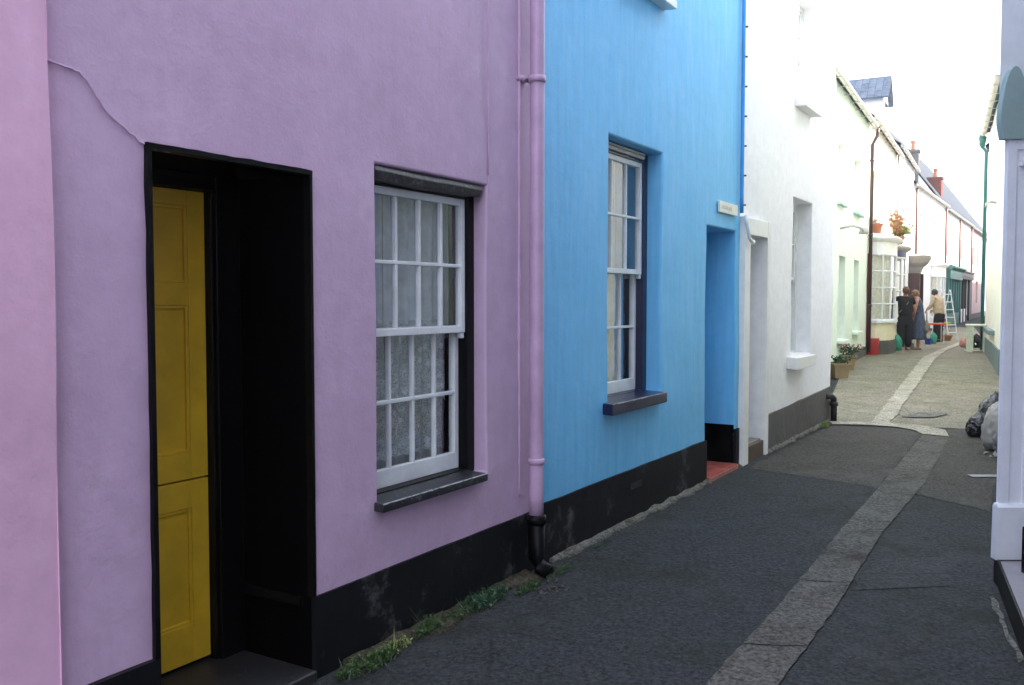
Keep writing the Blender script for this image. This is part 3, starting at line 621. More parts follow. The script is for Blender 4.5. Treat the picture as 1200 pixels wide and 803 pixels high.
mi = far_house('pale mint green house set back behind the two planters', F1, m0, m1, 5.8, 'mint', MINTH, seed=4, ph_=.22)
for k, h in enumerate(MINTH):
    wv = sash_window(mi, h[0], h[1], h[2], h[3], .12, 2, 2, 'whitep', (.06, .06), far=True, roomd=.3, curtain='curtainw', room=False); sill(wv, h[0]-.05, h[1]+.05, h[2]+.01, .06, .1, .12, 'mint' if k < 2 else 'paleteal')
lamp = MB(); ls, lz = F1.hit(984, 268); lamp.tube([(ls, .0, lz), (ls, -.25, lz+.05), (ls+.3, -.36, lz+.02), (ls+.6, -.38, lz-.02)], .022, 8); lamp.lathe([(.0, .1), (.06, .1), (.1, .0), (.085, -.02), (0, -.02)], (ls+.6, -.38, lz-.06), 12)
lamp.build('wall_bracket_lamp', M['gutter'], mi, smooth=True)
dp = MB(); q = m1; dp.tube([(q, -.2, 5.68), (q, -.17, 5.5), (q, -.07, 5.3), (q, -.07, .3)], .042, 10)
for z in (1.4, 3.1, 4.9): dp.lathe([(.042, 0), (.055, .002), (.055, .05), (.042, .052)], (q, -.07, z), 10)
dp.build('downpipe', M['darkpipe'], mi, smooth=True)
def bow(root, sc, halfw, prot, zs, ncols, rows, cols_m, cornice='offwhite', frame='whitep', fascia=None, nseg=14, flat=.25, cap_extra=.08):
    """curved shop window: zs=(ground, plinth top, sill, head, cornice top)"""
    zg, zp, zsill, zh, zc = zs
    def arc(off, n=nseg):
        out = []
        for i in range(n+1):
            a = math.pi*(1-i/n); x = sc+(halfw+off)*math.copysign(abs(math.cos(a))**.75, math.cos(a)); y = -(prot+off)*abs(math.sin(a))**.7; out.append((x, min(y, .0)))
        return out
    b = MB().rings([[(x, y, z) for x, y in arc(.03)]+[(sc, .1, z)] for z in (zg-.1, zp)]).build('bow_window', M[cols_m[0]], root)
    MB().rings([[(x, y, z) for x, y in arc(.0)]+[(sc, .1, z)] for z in (zp+.001, zsill-.06)]).build('panel', M[cols_m[1]], b, smooth=False)
    MB().rings([[(x, y, z) for x, y in arc(.06)]+[(sc, .1, z)] for z in (zsill-.06, zsill)]).build('sill', M[frame], b)
    fr = MB()
    A = arc(0, ncols)
    for x, y in A: fr.tube([(x, y, zsill), (x, y, zh)], .022, 6)
    for r in range(rows+1):
        z = zsill+(zh-zsill)*r/rows; P = arc(0, ncols*2)
        for p, q in zip(P, P[1:]): fr.tube([(p[0], p[1], z), (q[0], q[1], z)], .018 if 0 < r < rows else .035, 5)
    fr.build('glazing_bars', M[frame], b)
    MB().rings([[(x, y+.006, z) for x, y in arc(-.01)] for z in (zsill, zh)], cap=False, closed=False).build('pane', M['glassb'], b, smooth=True)
    MB().rings([[(x*.97+sc*.03, min(0, y+.1)+.0, z) for x, y in arc(-.05, 40)][3:16] for z in (zsill, zh)], cap=False, closed=False).build('curtain', M['curtainw'], b, smooth=False)
    MB().rings([[(x, y, z) for x, y in arc(.02)]+[(sc, .1, z)] for z in (zh, zc-.1)]).build('fascia', M[fascia or cornice], b)
    MB().rings([[(x, y, z) for x, y in arc(o)]+[(sc, .1, z)] for o, z in ((.05, zc-.1), (.13, zc-.05), (.16, zc), (.10, zc+.04), (-.1, zc+.10), (-.3*halfw, zc+.17))]).build('cornice', M[cornice], b, smooth=False)
    return b
# cream house with bow window
f1 = fS(1048.5)
# openings behind bows are simply dark recess boards
zg = .24
cr_ = far_house('cream house with a yellow panelled bow window and red trim', F1, m1, f1, 6.0, 'cream', [(m1+.45, m1+1.75, 3.6, 4.8, .12, 0)], seed=5, ph_=.3)
sash_window(cr_, m1+.45, m1+1.75, 3.6, 4.8, .12, 3, 2, 'whitep', far=True, roomd=.3, curtain='curtainw', room=False)
sc = m1+1.25; zz = lambda y, Zc=23.0: CAMZ-(y-352)/F*Zc
bw = bow(cr_, sc, 1.02, .52, (.22, zz(398), zz(375), zz(300), zz(281)), 6, 4, ('greyplinth', 'yellowwall'))
MB().box(m1+.06, m1+.14, -.06, -.0, .2, zz(299)).build('door_trim', M['red'], cr_, bevel=.005)
MB().box(m1+.08, m1+.34, -.28, -.061, .15, .62).build('meter_box', M['red'], cr_, bevel=.015)
MB().box(m1+.55, sc+.95, .02, .03, zz(375), zz(300)).build('window_recess', M['room'], cr_)
dm = MB(); ds, de = 3.6, 4.8
dmo = MB().rings([[(ds, y, 6.0), (de, y, 6.0), (de, y, 7.3), ((ds+de)/2, y, 7.85), (ds, y, 7.3)] for y in (.14, 2.3)]).build('dormer', M['offwhite'], cr_)
MB().rings([[(ds-.12, y, 7.22), (ds-.12, y, 7.28), ((ds+de)/2, y, 7.98), (de+.12, y, 7.28), (de+.12, y, 7.22), ((ds+de)/2, y, 7.88)] for y in (.0, 2.4)]).build('dormer_roof', M['slate'], dmo)
MB().box(ds+.25, de-.25, .12, .139, 6.4, 7.2).build('dormer_window', M['glass'], dmo)
# potted things on top of the bow
def plant_on(loc, pot, leafm, hgt, n, label, group=None, flower=None, potr=.12, poth=.2, leafsz=.05, name='potted_plant', square=False):
    t = thing(name, label, 'plant pot', loc, random.uniform(0, 3), group)
    if square:
        p = MB(); p.rings([[(-a, -a*.8, z), (a, -a*.8, z), (a, a*.8, z), (-a, a*.8, z)] for a, z in ((potr*.75, 0), (potr, poth*.86), (potr*1.12, poth*.86), (potr*1.12, poth), (potr*.95, poth), (potr*.9, poth-.04))]); p.build('pot', pot, t)
    else:
        MB().lathe([(0, 0), (potr*.7, 0), (potr*.95, poth*.8), (potr*1.08, poth*.8), (potr*1.08, poth), (potr*.92, poth), (potr*.85, poth-.04), (0, poth-.04)], n=16).build('pot', pot, t, smooth=False)
    st_, lf, fw = MB(), MB(), MB()
    for i in range(max(6, n//14)):
        a = random.uniform(0, 6.28); l = hgt*random.uniform(.5, 1); rr = potr*1.5*random.random()
        pts = [(potr*.4*math.cos(a), potr*.4*math.sin(a), poth-.04), (rr*math.cos(a)*.7, rr*math.sin(a)*.7, poth+l*.5), (rr*math.cos(a)*1.4, rr*math.sin(a)*1.4, poth+l)]
        st_.tube(pts, [.006, .004, .002], 4)
        for k in range(14):
            f = random.uniform(.25, 1); p = Vector(pts[1]).lerp(Vector(pts[2]), (f-.5)*2) if f > .5 else Vector(pts[0]).lerp(Vector(pts[1]), f*2)
            leafquad(lf, p, leafsz*random.uniform(.6, 1.3), .05)
        if flower: 
            for k in range(5): leafquad(fw, Vector(pts[2])+Vector((random.gauss(0, .02), random.gauss(0, .02), random.gauss(0, .02))), leafsz*.7, .02)
    st_.build('stem', M['stem'], t); lf.build('foliage', M[leafm], t)
    if flower: fw.build('flower', M[flower], t)
    return t
def leafquad(mb, p, s, spread=.0):
    d = Vector((random.gauss(0, 1), random.gauss(0, 1), random.gauss(.3, .7))).normalized(); a = d.cross(Vector((random.random(), random.random(), random.random()))).normalized(); b = d.cross(a)
    p = Vector(p)+d*spread*random.random()
    mb.q([p, p+d*s*.4+a*s*.28, p+d*s+b*s*.1, p+d*s*.4-a*s*.28])
def W3(W, s, dep, z): v = W.p(s, dep, z); return v
plant_on(W3(F1, sc-.75, -.15, zz(281)+.1), M['terra'], 'dry', .12, 30, 'small terracotta pot on the roof of the cream bow window', potr=.13, poth=.26)
# off-white house with navy bow
n0, n1_ = f1, fS(1068.5)
nv = far_house('off-white house with a navy blue topped bow window', F1, n0, n1_, 6.35, 'offwhite', [(n0+.7, n0+1.9, 3.9, 5.0, .12, 0), (n0+4.2, n0+5.4, 3.9, 5.0, .12, 0)], seed=6, ph_=.25)
for q in (n0+.7, n0+4.2): sash_window(nv, q, q+1.2, 3.9, 5.0, .12, 3, 2, 'whitep', far=True, roomd=.3, curtain='curtainw', room=False)
sc2 = (F1.S(1042)); zn = lambda y, Zc=26.5: CAMZ-(y-352)/F*Zc
sc2 = ((25.9-22.7)/.882)
bow(nv, sc2, .95, .50, (.2, zn(398), zn(378), zn(305), zn(293)), 6, 4, ('greyplinth', 'cream'), cornice='gutter', fascia='navyf')
MB().box(sc2-.8, sc2+.8, .02, .03, zn(375), zn(305)).build('window_recess', M['room'], nv)
plant_on(W3(F1, sc2+.1, -.3, zn(293)+.12), M['terra'], 'leafy', .35, 300, 'yellow-green leafy plant in a terracotta pot above the navy bow window', potr=.17, poth=.2, leafsz=.13)
plant_on(W3(F1, sc2-.75, -.35, zn(293)+.12), M['terra'], 'dry', .75, 260, 'tall dried orange flower spray above the left end of the navy bow window', potr=.14, poth=.16, leafsz=.10)
dp = MB(); q = F1.S(1047.5); dp.tube([(q, -.06, 6.0), (q, -.06, 3.2)], .03, 8); q2 = sc2+1.3; dp.tube([(q2, -.08, 3.2), (q2, -.08, .2)], .05, 8); dp.build('downpipe', M['gutter'], nv, smooth=True)
# stone bracketed canopy over a dark shop doorway
qc = (32.8-22.7)/.882; zc_ = lambda y, Zc=32.8: CAMZ-(y-352)/F*Zc
cn = MB(); cn.rings([[(qc-a, .0, z), (qc-a, -b, z), (qc+a, -b, z), (qc+a, .0, z)] for a, b, z in ((.40, .35, zc_(321)), (.44, .42, zc_(314)), (.58, .58, zc_(309)), (.66, .66, zc_(304)), (.7, .68, zc_(301)), (.4, .3, zc_(299)))]); cn.build('porch_canopy', paint('grey_stone_canopy', (.22, .21, .19), .8, wear=.5, wearc=(.4, .38, .34)), nv)
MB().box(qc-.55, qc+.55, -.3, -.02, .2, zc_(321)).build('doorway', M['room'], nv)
MB().box(qc-.6, qc-.52, -.38, -.0, .2, zc_(321)).box(qc+.52, qc+.62, -.42, -.0, .2, zc_(321)).build('door_post', M['darkpipe'], nv)
MB().box(qc-.54, qc+.1, -.34, -.31, zc_(347), zc_(328)).build('notice_board', M['black'], nv)
# ---- F2 row
def f2(x): return F2.S(x)
def Zat(W, x): s_ = W.S(x); return W.p(s_).y
a0, a1 = 0.0, f2(1106)
wb = far_house('white house with a tall white curved shop window beyond the canopy', F2, a0-.2, a1, 5.85, 'offwhite', [(a0+1.2, a0+2.4, 3.7, 4.9, .12, 0), (a0+5.5, a0+6.7, 3.7, 4.9, .12, 0)], seed=7, ph_=.25)
for q in (a0+1.2, a0+5.5): sash_window(wb, q, q+1.2, 3.7, 4.9, .12, 3, 2, 'whitep', far=True, curtain='curtainw', room=False)
sb = (38.6-33.7)/.85; zb_ = lambda y, Zc=37.5: CAMZ-(y-352)/F*Zc
bow(wb, sb, .95, .42, (.25, zb_(385), zb_(372), zb_(324), zb_(310)), 7, 3, ('greyplinth', 'offwhite'))
MB().box(sb-.85, sb+.85, .02, .03, zb_(372), zb_(322)).build('window_recess', M['curtain'], wb)
dp = MB(); dp.tube([(a1-.3, -.07, 5.7), (a1-.3, -.07, .3)], .05, 8); dp.tube([(a0+.3, -.05, 5.7), (a0+.3, -.05, 3.2)], .04, 8); dp.build('downpipe', M['brownpipe'], wb, smooth=True)
c0, cE = a1, f2(1122)
ts = far_house('white house with a teal painted shopfront', F2, c0, cE, 5.75, 'offwhite', [(c0+.8, c0+1.9, 3.6, 4.7, .12, 0), (c0+3.2, c0+4.3, 3.6, 4.7, .12, 0)], seed=8, ph_=.2, pitch=54, depth=6.4, roofmat='slate2')
for q in (c0+.8, c0+3.2): sash_window(ts, q, q+1.1, 3.6, 4.7, .12, 3, 2, 'whitep', far=True, curtain='curtainw', room=False)
zt_ = lambda y, Zc=43.5: CAMZ-(y-352)/F*Zc
tf = MB(); tf.box(c0+.1, cE-.3, -.12, 0, .2, .95); tf.box(c0+.1, cE-.3, -.25, 0, 2.55, 2.95); tf.rings([[(c0, -b, z), (cE-.2, -b, z), (cE-.2, 0, z), (c0, 0, z)] for b, z in ((.28, 2.95), (.42, 3.05), (.44, 3.12), (.2, 3.2))])
k = 5
for i in range(k+1): x = c0+.1+(cE-c0-.5)*i/k; tf.box(x, x+.12, -.18, -.0, .95, 2.55)
sf = tf.build('shopfront', M['teal'], ts); MB().box(c0+.15, cE-.4, -.05, -.02, .95, 2.55).build('pane', M['glassb'], sf); MB().box(c0+.15, cE-.4, -.012, -.006, .95, 2.55).build('window_back', M['teal'], sf)
MB().tube([(cE-.1, -.07, 5.6), (cE-.1, -.07, .3)], .05, 8).build('downpipe', M['brownpipe'], ts, smooth=True)
e0_, e1_ = cE, f2(1136)
dk = far_house('off-white house with a dark timber shopfront further down the street', F2, e0_, e1_, 5.75, 'offwhite', [(e0_+.8, e0_+1.9, 3.6, 4.7, .12, 0), (e0_+3.2, e0_+4.3, 3.6, 4.7, .12, 0)], seed=9, ph_=.3, pitch=54, depth=6.4, roofmat='slate2')
for q in (e0_+.8, e0_+3.2): sash_window(dk, q, q+1.1, 3.6, 4.7, .12, 3, 2, 'whitep', far=True, curtain='curtain', room=False)
tf = MB(); tf.box(e0_+.1, e1_-.2, -.22, 0, 2.65, 3.0); tf.box(e0_+.1, e1_-.2, -.3, 0, 3.0, 3.08)
for x in (e0_+.15, e0_+1.5, e0_+2.9): tf.box(x, x+.12, -.14, 0, .4, 2.65)
tf.box(e1_-1.3, e1_-.3, -.12, -.0, .4, 2.65)
sf = tf.build('shopfront', M['iron'], dk); MB().box(e0_+.3, e0_+2.9, -.06, -.03, 1.1, 2.65).build('pane', M['glassb'], sf); MB().box(e0_+.3, e0_+2.9, -.028, -.012, 1.1, 2.65).build('window_back', M['curtaindk'], sf); MB().box(e0_+.27, e0_+2.9, -.10, -.0, .4, 1.1).build('panel', M['whitep'], sf)
MB().tube([(e1_-.05, -.07, 5.6), (e1_-.05, -.07, .3)], .05, 8).build('downpipe', M['brownpipe'], dk, smooth=True)
g0, gE = e1_, f2(1149)
rs_ = far_house('dusty rose house near the far end of the street', F2, g0, gE, 5.7, 'rose', [(g0+1, g0+1.9, 3.6, 4.6, .15, 0), (g0+4, g0+4.9, 3.6, 4.6, .15, 0), (g0+3.6, g0+4.8, 1.4, 2.7, .15, 0)], seed=10, ph_=.3, pitch=54, depth=6.4, roofmat='slate2')
for h in ((g0+1, 3.6, .9, 1.), (g0+4, 3.6, .9, 1.), (g0+3.6, 1.4, 1.2, 1.3)): sash_window(rs_, h[0], h[0]+h[2], h[1], h[1]+h[3], .15, 2, 2, 'whitep', far=True, curtain='curtain', room=False)
h0, hE = gE, gE+9
en = far_house('grey-blue house closing the far end of the street', F2, h0, hE, 5.6, 'greyblue', [(h0+1.5, h0+2.6, 3.6, 4.7, .15, 0)], seed=12, ph_=.3, pitch=54, depth=6.4, roofmat='slate2')
sash_window(en, h0+1.5, h0+2.6, 3.6, 4.7, .15, 2, 2, 'whitep', far=True, curtain='curtain', room=False); MB().box(h0+.4, h0+1.4, -.05, 0, .4, 2.6).build('door', M['greyblue'], en)
F3 = Wall((14.8-4.5*.85, 33.7+4.5*.527), (14.8-4.5*.85+.527, 33.7+4.5*.527+.85))
z3 = F3.Z(1108, 230); q0_, q1_, q2_ = F3.S(1107), F3.S(1131), F3.S(1166)
k1 = far_house('tall slate roofed house seen over the far gutters, nearer the brick chimney', F3, q0_, q1_, z3, 'offwhite', seed=21, pitch=46, roofmat='slate2', depth=5, step=2)
k2 = far_house('tall slate roofed house seen over the far gutters, nearer the teal downpipe', F3, q1_+.05, q2_, z3-.5, 'offwhite', seed=22, pitch=46, roofmat='slate', depth=5, step=2)
# chimneys (parts of their houses)
def chimney(root, s, y, w_, d_, z0, z1, mat, pots):
    m = MB(); m.box(s-w_/2, s+w_/2, y-d_/2, y+d_/2, z0, z1-.12); m.box(s-w_/2-.05, s+w_/2+.05, y-d_/2-.05, y+d_/2+.05, z1-.12, z1); c = m.build('chimney', M[mat], root, bevel=.01)
    for k in range(pots):
        x = s+(k-(pots-1)/2)*(w_*.8/max(1, pots)); MB().lathe([(.10, 0), (.08, .3), (.11, .32), (.11, .42), (.07, .42)], (x, y, z1), 12).build('chimney_pot', M['terra'], c)
s_, _ = F1.hit(1070, 190, .8); chimney(nv, s_, .8, .62, .5, 6.2, F1.Z(1070, 176, .8), 'stone', 2)
s_, _ = F2.hit(1096, 220, .8); chimney(wb, s_, .8, .55, .6, 5.8, F2.Z(1096, 208, .8), 'brick', 1)

# ============ right-hand side
# corner building with the lilac pilaster; its end wall faces the camera
RA = Wall((2.655, 4.97), (7, 4.97))
rc = thing('house', 'lilac and pale blue corner building with pilaster and teal console at right edge', 'house', (2.63, 4.97, 0), 0, 'buildings on the right of the street')
fx, fy = 2.63, 4.97
def loc(p): return (p[0]-fx, p[1]-fy)
foot = [loc(p) for p in ((2.667, 4.97), (7.6, 4.97), (11.0, 9.3), (5.45, 9.6))]
MB().prism([(x, y) for x, y in foot], -.1, 2.62).build('wall', M['lilac'], rc)
MB().prism([(0, 0), foot[1], foot[2], foot[3]], 2.62, 6.5).build('upper_wall', M['palewhite'], rc)
MB().prism([(-.06, .0), (foot[1][0], 0), foot[2], (foot[3][0]-.05, foot[3][1]+.05)], 6.5, 6.6).build('cornice', M['offwhite'], rc)
# street side face cladding (yellow cream), seen in the window reflections
sd_ = Wall((5.45, 9.6), (2.655, 4.97)); LL = (Vector((5.45, 9.6))-Vector((2.655, 4.97))).length
cl_ = MB()
for (a, b, c, d) in ((.0, LL-.5, .3, 6.4),):
    P = [sd_.p(a, -.012), sd_.p(b, -.012), sd_.p(b, .02), sd_.p(a, .02)]; cl_.prism([loc(p) for p in P], c, d)
cl_.build('side_render', M['yellowwall'], rc)
# pilaster (its narrow face to the camera)
def XR(px, Y=4.94, z=1.3): return (px-600)/F*(Y*.9989+(CAMZ-z)*.0463)-fx
pil = MB(); yA = -.03
pil.box(XR(1176), XR(1187), yA, .0, .30, 2.43); pil.box(XR(1187), XR(1215), yA+.012, 0, .30, 2.43); pil.box(XR(1203), XR(1216), yA, 0, .30, 2.43)
pil.box(XR(1187), XR(1203), yA, 0, 2.36, 2.43)
pl = pil.build('pilaster', M['lilac'], rc, bevel=.003)
zp6 = CAMZ-(600-352)/F*4.85; zp66 = CAMZ-(664-352)/F*4.85
MB().rings([[(XR(1170.5, 4.9, .4)+o, yA-.03-o2, z), (XR(1218), yA-.03-o2, z), (XR(1218), 0, z), (XR(1171)+o, 0, z)] for o, o2, z in ((-.004, .0, zp66), (0.0, 0, zp6+.0), (.008, -.02, zp6+.015))]).build('base_block', M['lilac'], pl, bevel=.002)
MB().box(XR(1190), XR(1204), yA-.012, yA+.02, 2.27, 2.305).build('cap_moulding', M['lilac'], pl, bevel=.004)
# step: low black plinth running towards the camera with painted top
pA = Vector((2.632, 4.87)); pB = Vector((1.29, 1.67)); 
P = [pB, Vector((3.4, 1.67)), Vector((3.4, 4.97)), Vector((2.66, 4.97)), pA]
st1 = MB().prism([loc(p) for p in P], -.05, .135); st1.build('shop_step', M['black'], rc, bevel=.006)
MB().prism([loc(p) for p in (pB+Vector((.012, 0)), Vector((3.4, 1.68)), Vector((3.4, 4.868)), pA+Vector((.012, -.002)))], .135, .1385).build('step_top', plaster('grey_painted_step', (.33, .31, .33), dirt=.4, bump=.4), rc)
MB().box(XR(1199, 4.6, .25)+.03, .9, -.37, -.30, .139, .38).build('stall_riser', M['black'], rc, bevel=.004)
# teal console above the pilaster, rounded head
prof = []
cxp = 1190.0
for (px_, py_) in ((1177, 165), (1175.5, 158), (1173.6, 148), (1173, 140), (1174, 130), (1175.5, 118), (1177.5, 105), (1180, 95), (1183, 87), (1186.5, 82.5), (1190, 80.5)):
    prof.append((XR(px_, 4.92, 2.6), CAMZ+(352-py_)/F*4.92))
xc = XR(cxp, 4.92, 2.6); full = prof + [(2*xc-x, z) for x, z in reversed(prof[:-1])]
MB().rings([[(x, -.05, z) for x, z in full], [(x, -.0, z) for x, z in full]]).build('console', M['tealc'], rc, bevel=.004)
# near building beside the camera (outside the frame, raised to shade the lane)
nb = MB(); P = [(-.1+.4, -4.0), (5, -4), (6.9, 3.9), (2.35, 3.9), (.72, .0)]
nr = thing('house', 'tall grey rendered building beside the camera on the right', 'house', (1, 0, 0), 0, 'buildings on the right of the street')
nb.prism([(x-1, y) for x, y in P], -.1, 7.4)
nb.prism([(x-1, y) for x, y in ((2.96, 3.902), (6.9, 3.902), (7.6, 4.967), (2.96, 4.967))], -.1, 7.4)  # infill behind the entrance recess, added to keep the sun out
nb.prism([(x-1, y) for x, y in ((2.40, 3.902), (2.959, 3.902), (2.959, 4.967))], 2.95, 7.4)
nb.build('wall', M['slatewall'], nr)
# lower hidden terrace between corner building and cream house
R1 = Wall((9.3, 17.3), (5.45, 9.6)); l1 = (Vector((9.3, 17.3))-Vector((5.45, 9.6))).length
r1 = far_house('white terrace house behind the rubbish bags on the right', R1, -.0, l1-.02, 5.9, 'offwhite', seed=14, gut=False, group='buildings on the right of the street')
# cream house with teal downpipe
l2 = (Vector((12.42, 23.9))-Vector((9.3, 17.3))).length
r2 = far_house('pale cream house with teal downpipe and teal grey plinth beyond the pilaster', R2, 0, l2, 5.9, 'cream2', seed=15, plinthm=None, gut=False, group='buildings on the right of the street')
plinth(r2, [(0.02, l2)], .6, 'tealplinth', z0=-.1, th=.04)
gutter(r2, -.1, l2, 5.85)
dp = MB(); dp.tube([(.06, -.2, 5.85), (.06, -.2, 5.6), (.06, -.07, 5.4), (.06, -.07, .25)], .045, 10); dp.lathe([(.05, 0), (.1, .25), (.1, .3)], (.06, -.16, 5.5), 10)
dp.build('downpipe', M['teal'], r2, smooth=True)
sz = R2.Z(1162, 388); ssx = R2.S(1160); ssy = R2.S(1166)
MB().box(min(ssx, ssy)-.2, max(ssx, ssy)+.2, -.12, .0, sz-.05, sz+.05).build('sill', M['tealplinth'], r2, bevel=.006)
zq = R2.Z(1166, 242); sq = R2.S(1165); MB().tube([(sq, .0, zq+.02), (sq, -.12, zq+.05), (sq+.12, -.2, zq+.0), (sq+.15, -.2, zq-.08)], .03, 8).build('overflow_pipe', M['gutter'], r2, smooth=True)
# beyond: unseen terrace on the right, added to shade the far road
R3 = Wall((12.42+.527*42, 23.9+.85*42), (12.42, 23.9))
r3 = far_house('unseen grey-white terrace behind the cream house, added to shade the far road', R3, 0, 41.9, 5.6, 'offwhite', seed=16, plinthm=None, gut=False, group='buildings on the right of the street')

# ============ plants, pots, weeds, litter
plant_on(G(982.5, 443), M['planter'], 'leafd', .12, 200, 'tan square planter nearest the white house corner', 'planters by the mint house', potr=.17, poth=.28, square=True, name='planter', leafsz=.05)
plant_on(G(992, 433), M['planter'], 'leafd', .20, 260, 'tan planter with red flowers standing behind the other planter', 'planters by the mint house', flower='flower', potr=.18, poth=.30, square=True, name='planter', leafsz=.06)
def weed(px, py, w_, n, sz, label, mat='leaf', hgt=.07):
    p = G(px, py); t = MB()
    for i in range(n):
        r_ = w_*math.sqrt(random.random()); a = random.uniform(0, 6.28); q = Vector((r_*math.cos(a)*N1.d.x*1.2+ r_*.35*math.sin(a)*N1.n.x, r_*math.cos(a)*N1.d.y*1.2 + r_*.35*math.sin(a)*N1.n.y, 0))
        base = q+Vector((0, 0, .0)); l = hgt*random.uniform(.5, 1.3)*(1-.5*r_/w_); tip = base+Vector((random.gauss(0, .5)*l, random.gauss(0, .5)*l, l))
        s1_ = (tip-base).cross(Vector((0, 0, 1))).normalized() if (tip-base).cross(Vector((0, 0, 1))).length > 1e-4 else Vector((1, 0, 0))
        t.q([base-s1_*.0015, base+s1_*.0015, tip])
        if i % 5 == 0: tp = base+(tip-base)*1.9; t.q([base-s1_*.003, base+s1_*.003, tp]); continue
        for k in range(3): leafquad(t, base.lerp(tip, random.uniform(.3, 1)), sz*random.uniform(.5, 1.4))
    o = t.build('weed', M[mat]); o.location = p+Vector((0, 0, .006)); tag(o, label, 'weed', 'weeds at the foot of the wall')
weed(433, 782, .15, 200, .02, 'spreading weed nearest the camera below the lavender wall', 'leaf', .05)
weed(503, 742, .07, 120, .018, 'smallest weed tuft, midway along the black plinth', 'leaf')
weed(566, 708, .18, 260, .021, 'leafy weed beside the foot of the lavender downpipe', 'leafd', .05)
weed(618, 692, .10, 120, .015, 'thin weed patch right at the black pipe shoe', 'leaf', .03)
weed(967, 501, .12, 90, .02, 'bright green tuft below the drain pipe at the white house corner', 'leafy', .06)
weed(1014, 413, .22, 160, .04, 'weed growing at the foot of the dark downpipe by the red box', 'leaf', .1)
weed(462, 765, .10, 60, .014, 'sparse grassy sprigs between the nearest weed and the smallest tuft', 'leafy', .05)
weed(535, 725, .10, 70, .014, 'sparse sprigs just left of the leafy weed by the downpipe', 'leaf', .04)
weed(655, 672, .12, 90, .012, 'low mossy sprigs along the pale mortar just right of the pipe shoe', 'leaf', .025)
weed(706, 640, .10, 60, .010, 'faint sprigs on the mortar edge under the blue wall', 'leafd', .02)
# stones and litter at pipe
gr = MB()
for i in range(34):
    p = G(random.gauss(640, 14), random.gauss(688, 6)); s_ = random.uniform(.004, .013); M_ = Matrix.Translation(p+Vector((0, 0, s_*.4))) @ Euler((random.random()*3, random.random()*3, random.random()*3)).to_matrix().to_4x4()
    gr.box(-s_, s_, -s_*.7, s_*.7, -s_*.4, s_*.4, M=M_)
tag(gr.build('gravel', M['channel']), 'pale broken mortar chips on the asphalt at the foot of the downpipe', 'rubble', kind='stuff')
gr = MB()
for i in range(90):
    x, y = random.uniform(380, 1160), random.uniform(560, 800); p = G(x, y); s_ = random.uniform(.0015, .0045)
    if (p.x*N1.n.x+p.y*N1.n.y) > 2.45: continue
    M_ = Matrix.Translation(p+Vector((0, 0, .008))) @ Euler((random.random()*3, random.random()*3, random.random()*3)).to_matrix().to_4x4(); gr.box(-s_, s_, -s_*.7, s_*.7, -s_*.5, s_*.5, M=M_)
tag(gr.build('grit', M['channel']), 'scattered pale grit and tiny litter over the road', 'grit', kind='stuff')

# rubbish bags
def rubbish(loc_, rx, ry, h_, mat, label, seed, lean=(0, 0), knot=True):
    bm = bmesh.new(); bmesh.ops.create_icosphere(bm, subdivisions=5, radius=1)
    for v in bm.verts:
        p = v.co.copy(); a = math.atan2(p.y, p.x)
        rid = abs(noise.noise(Vector((a*1.6, p.z*1.1, seed))))*.22 + abs(noise.noise(p*2.6+Vector((seed, 0, 0))))*.16 + abs(noise.noise(p*6+Vector((seed, 3, 0))))*.07
        f = 1.08-rid; z = p.z*f
        if z < -.72: z = -.72-(z+.72)*.12
        q = Vector((p.x*f*rx, p.y*f*ry, (z+.78)/1.8*h_)); t = (z+.78)/1.8
        if knot and t > .86: sc_ = max(.18, 1-(t-.86)*5); q.x *= sc_; q.y *= sc_; q.z += (t-.86)*h_*.8
        q.x += lean[0]*t; q.y += lean[1]*t; v.co = q
    me = bpy.data.meshes.new('rubbish_bag'); bm.to_mesh(me); bm.free(); me.materials.append(M[mat])
    for p in me.polygons: p.use_smooth = True
    o = bpy.data.objects.new('rubbish_bag', me); COL.objects.link(o); o.location = loc_; tag(o, label, 'rubbish bag', 'rubbish bags heaped by the right wall'); return o
p = G(1145.5, 512); rubbish(p, .13, .13, .27, 'bagk', 'black rubbish bag lowest and furthest left in the heap', 1.3, (.02, 0))
p = G(1168, 502); rubbish(p+Vector((.02, .1, 0)), .19, .17, .40, 'bagk', 'black rubbish bag standing behind the pale bag', 5.1, (.02, 0))
p = G(1170, 528); rubbish(p, .20, .17, .52, 'bagw', 'pale translucent rubbish bag beside the lilac pilaster', 9.4, (.07, .02))
p = G(1176, 534); rubbish(p+Vector((.03, -.03, 0)), .15, .13, .27, 'bagg', 'grey rubbish bag lowest at front beside the lilac pilaster', 12.2)
for (x, y) in ((1152, 533), (1165, 536)):
    p = G(x, y); t = MB(); 
    for k in range(6): leafquad(t, (0, 0, .005), .07)
    o = t.build('litter', M['litter']); o.location = p; tag(o, 'scrap of white litter %s the rubbish bags' % ('left in front of' if x < 1160 else 'directly under the front of'), 'litter')

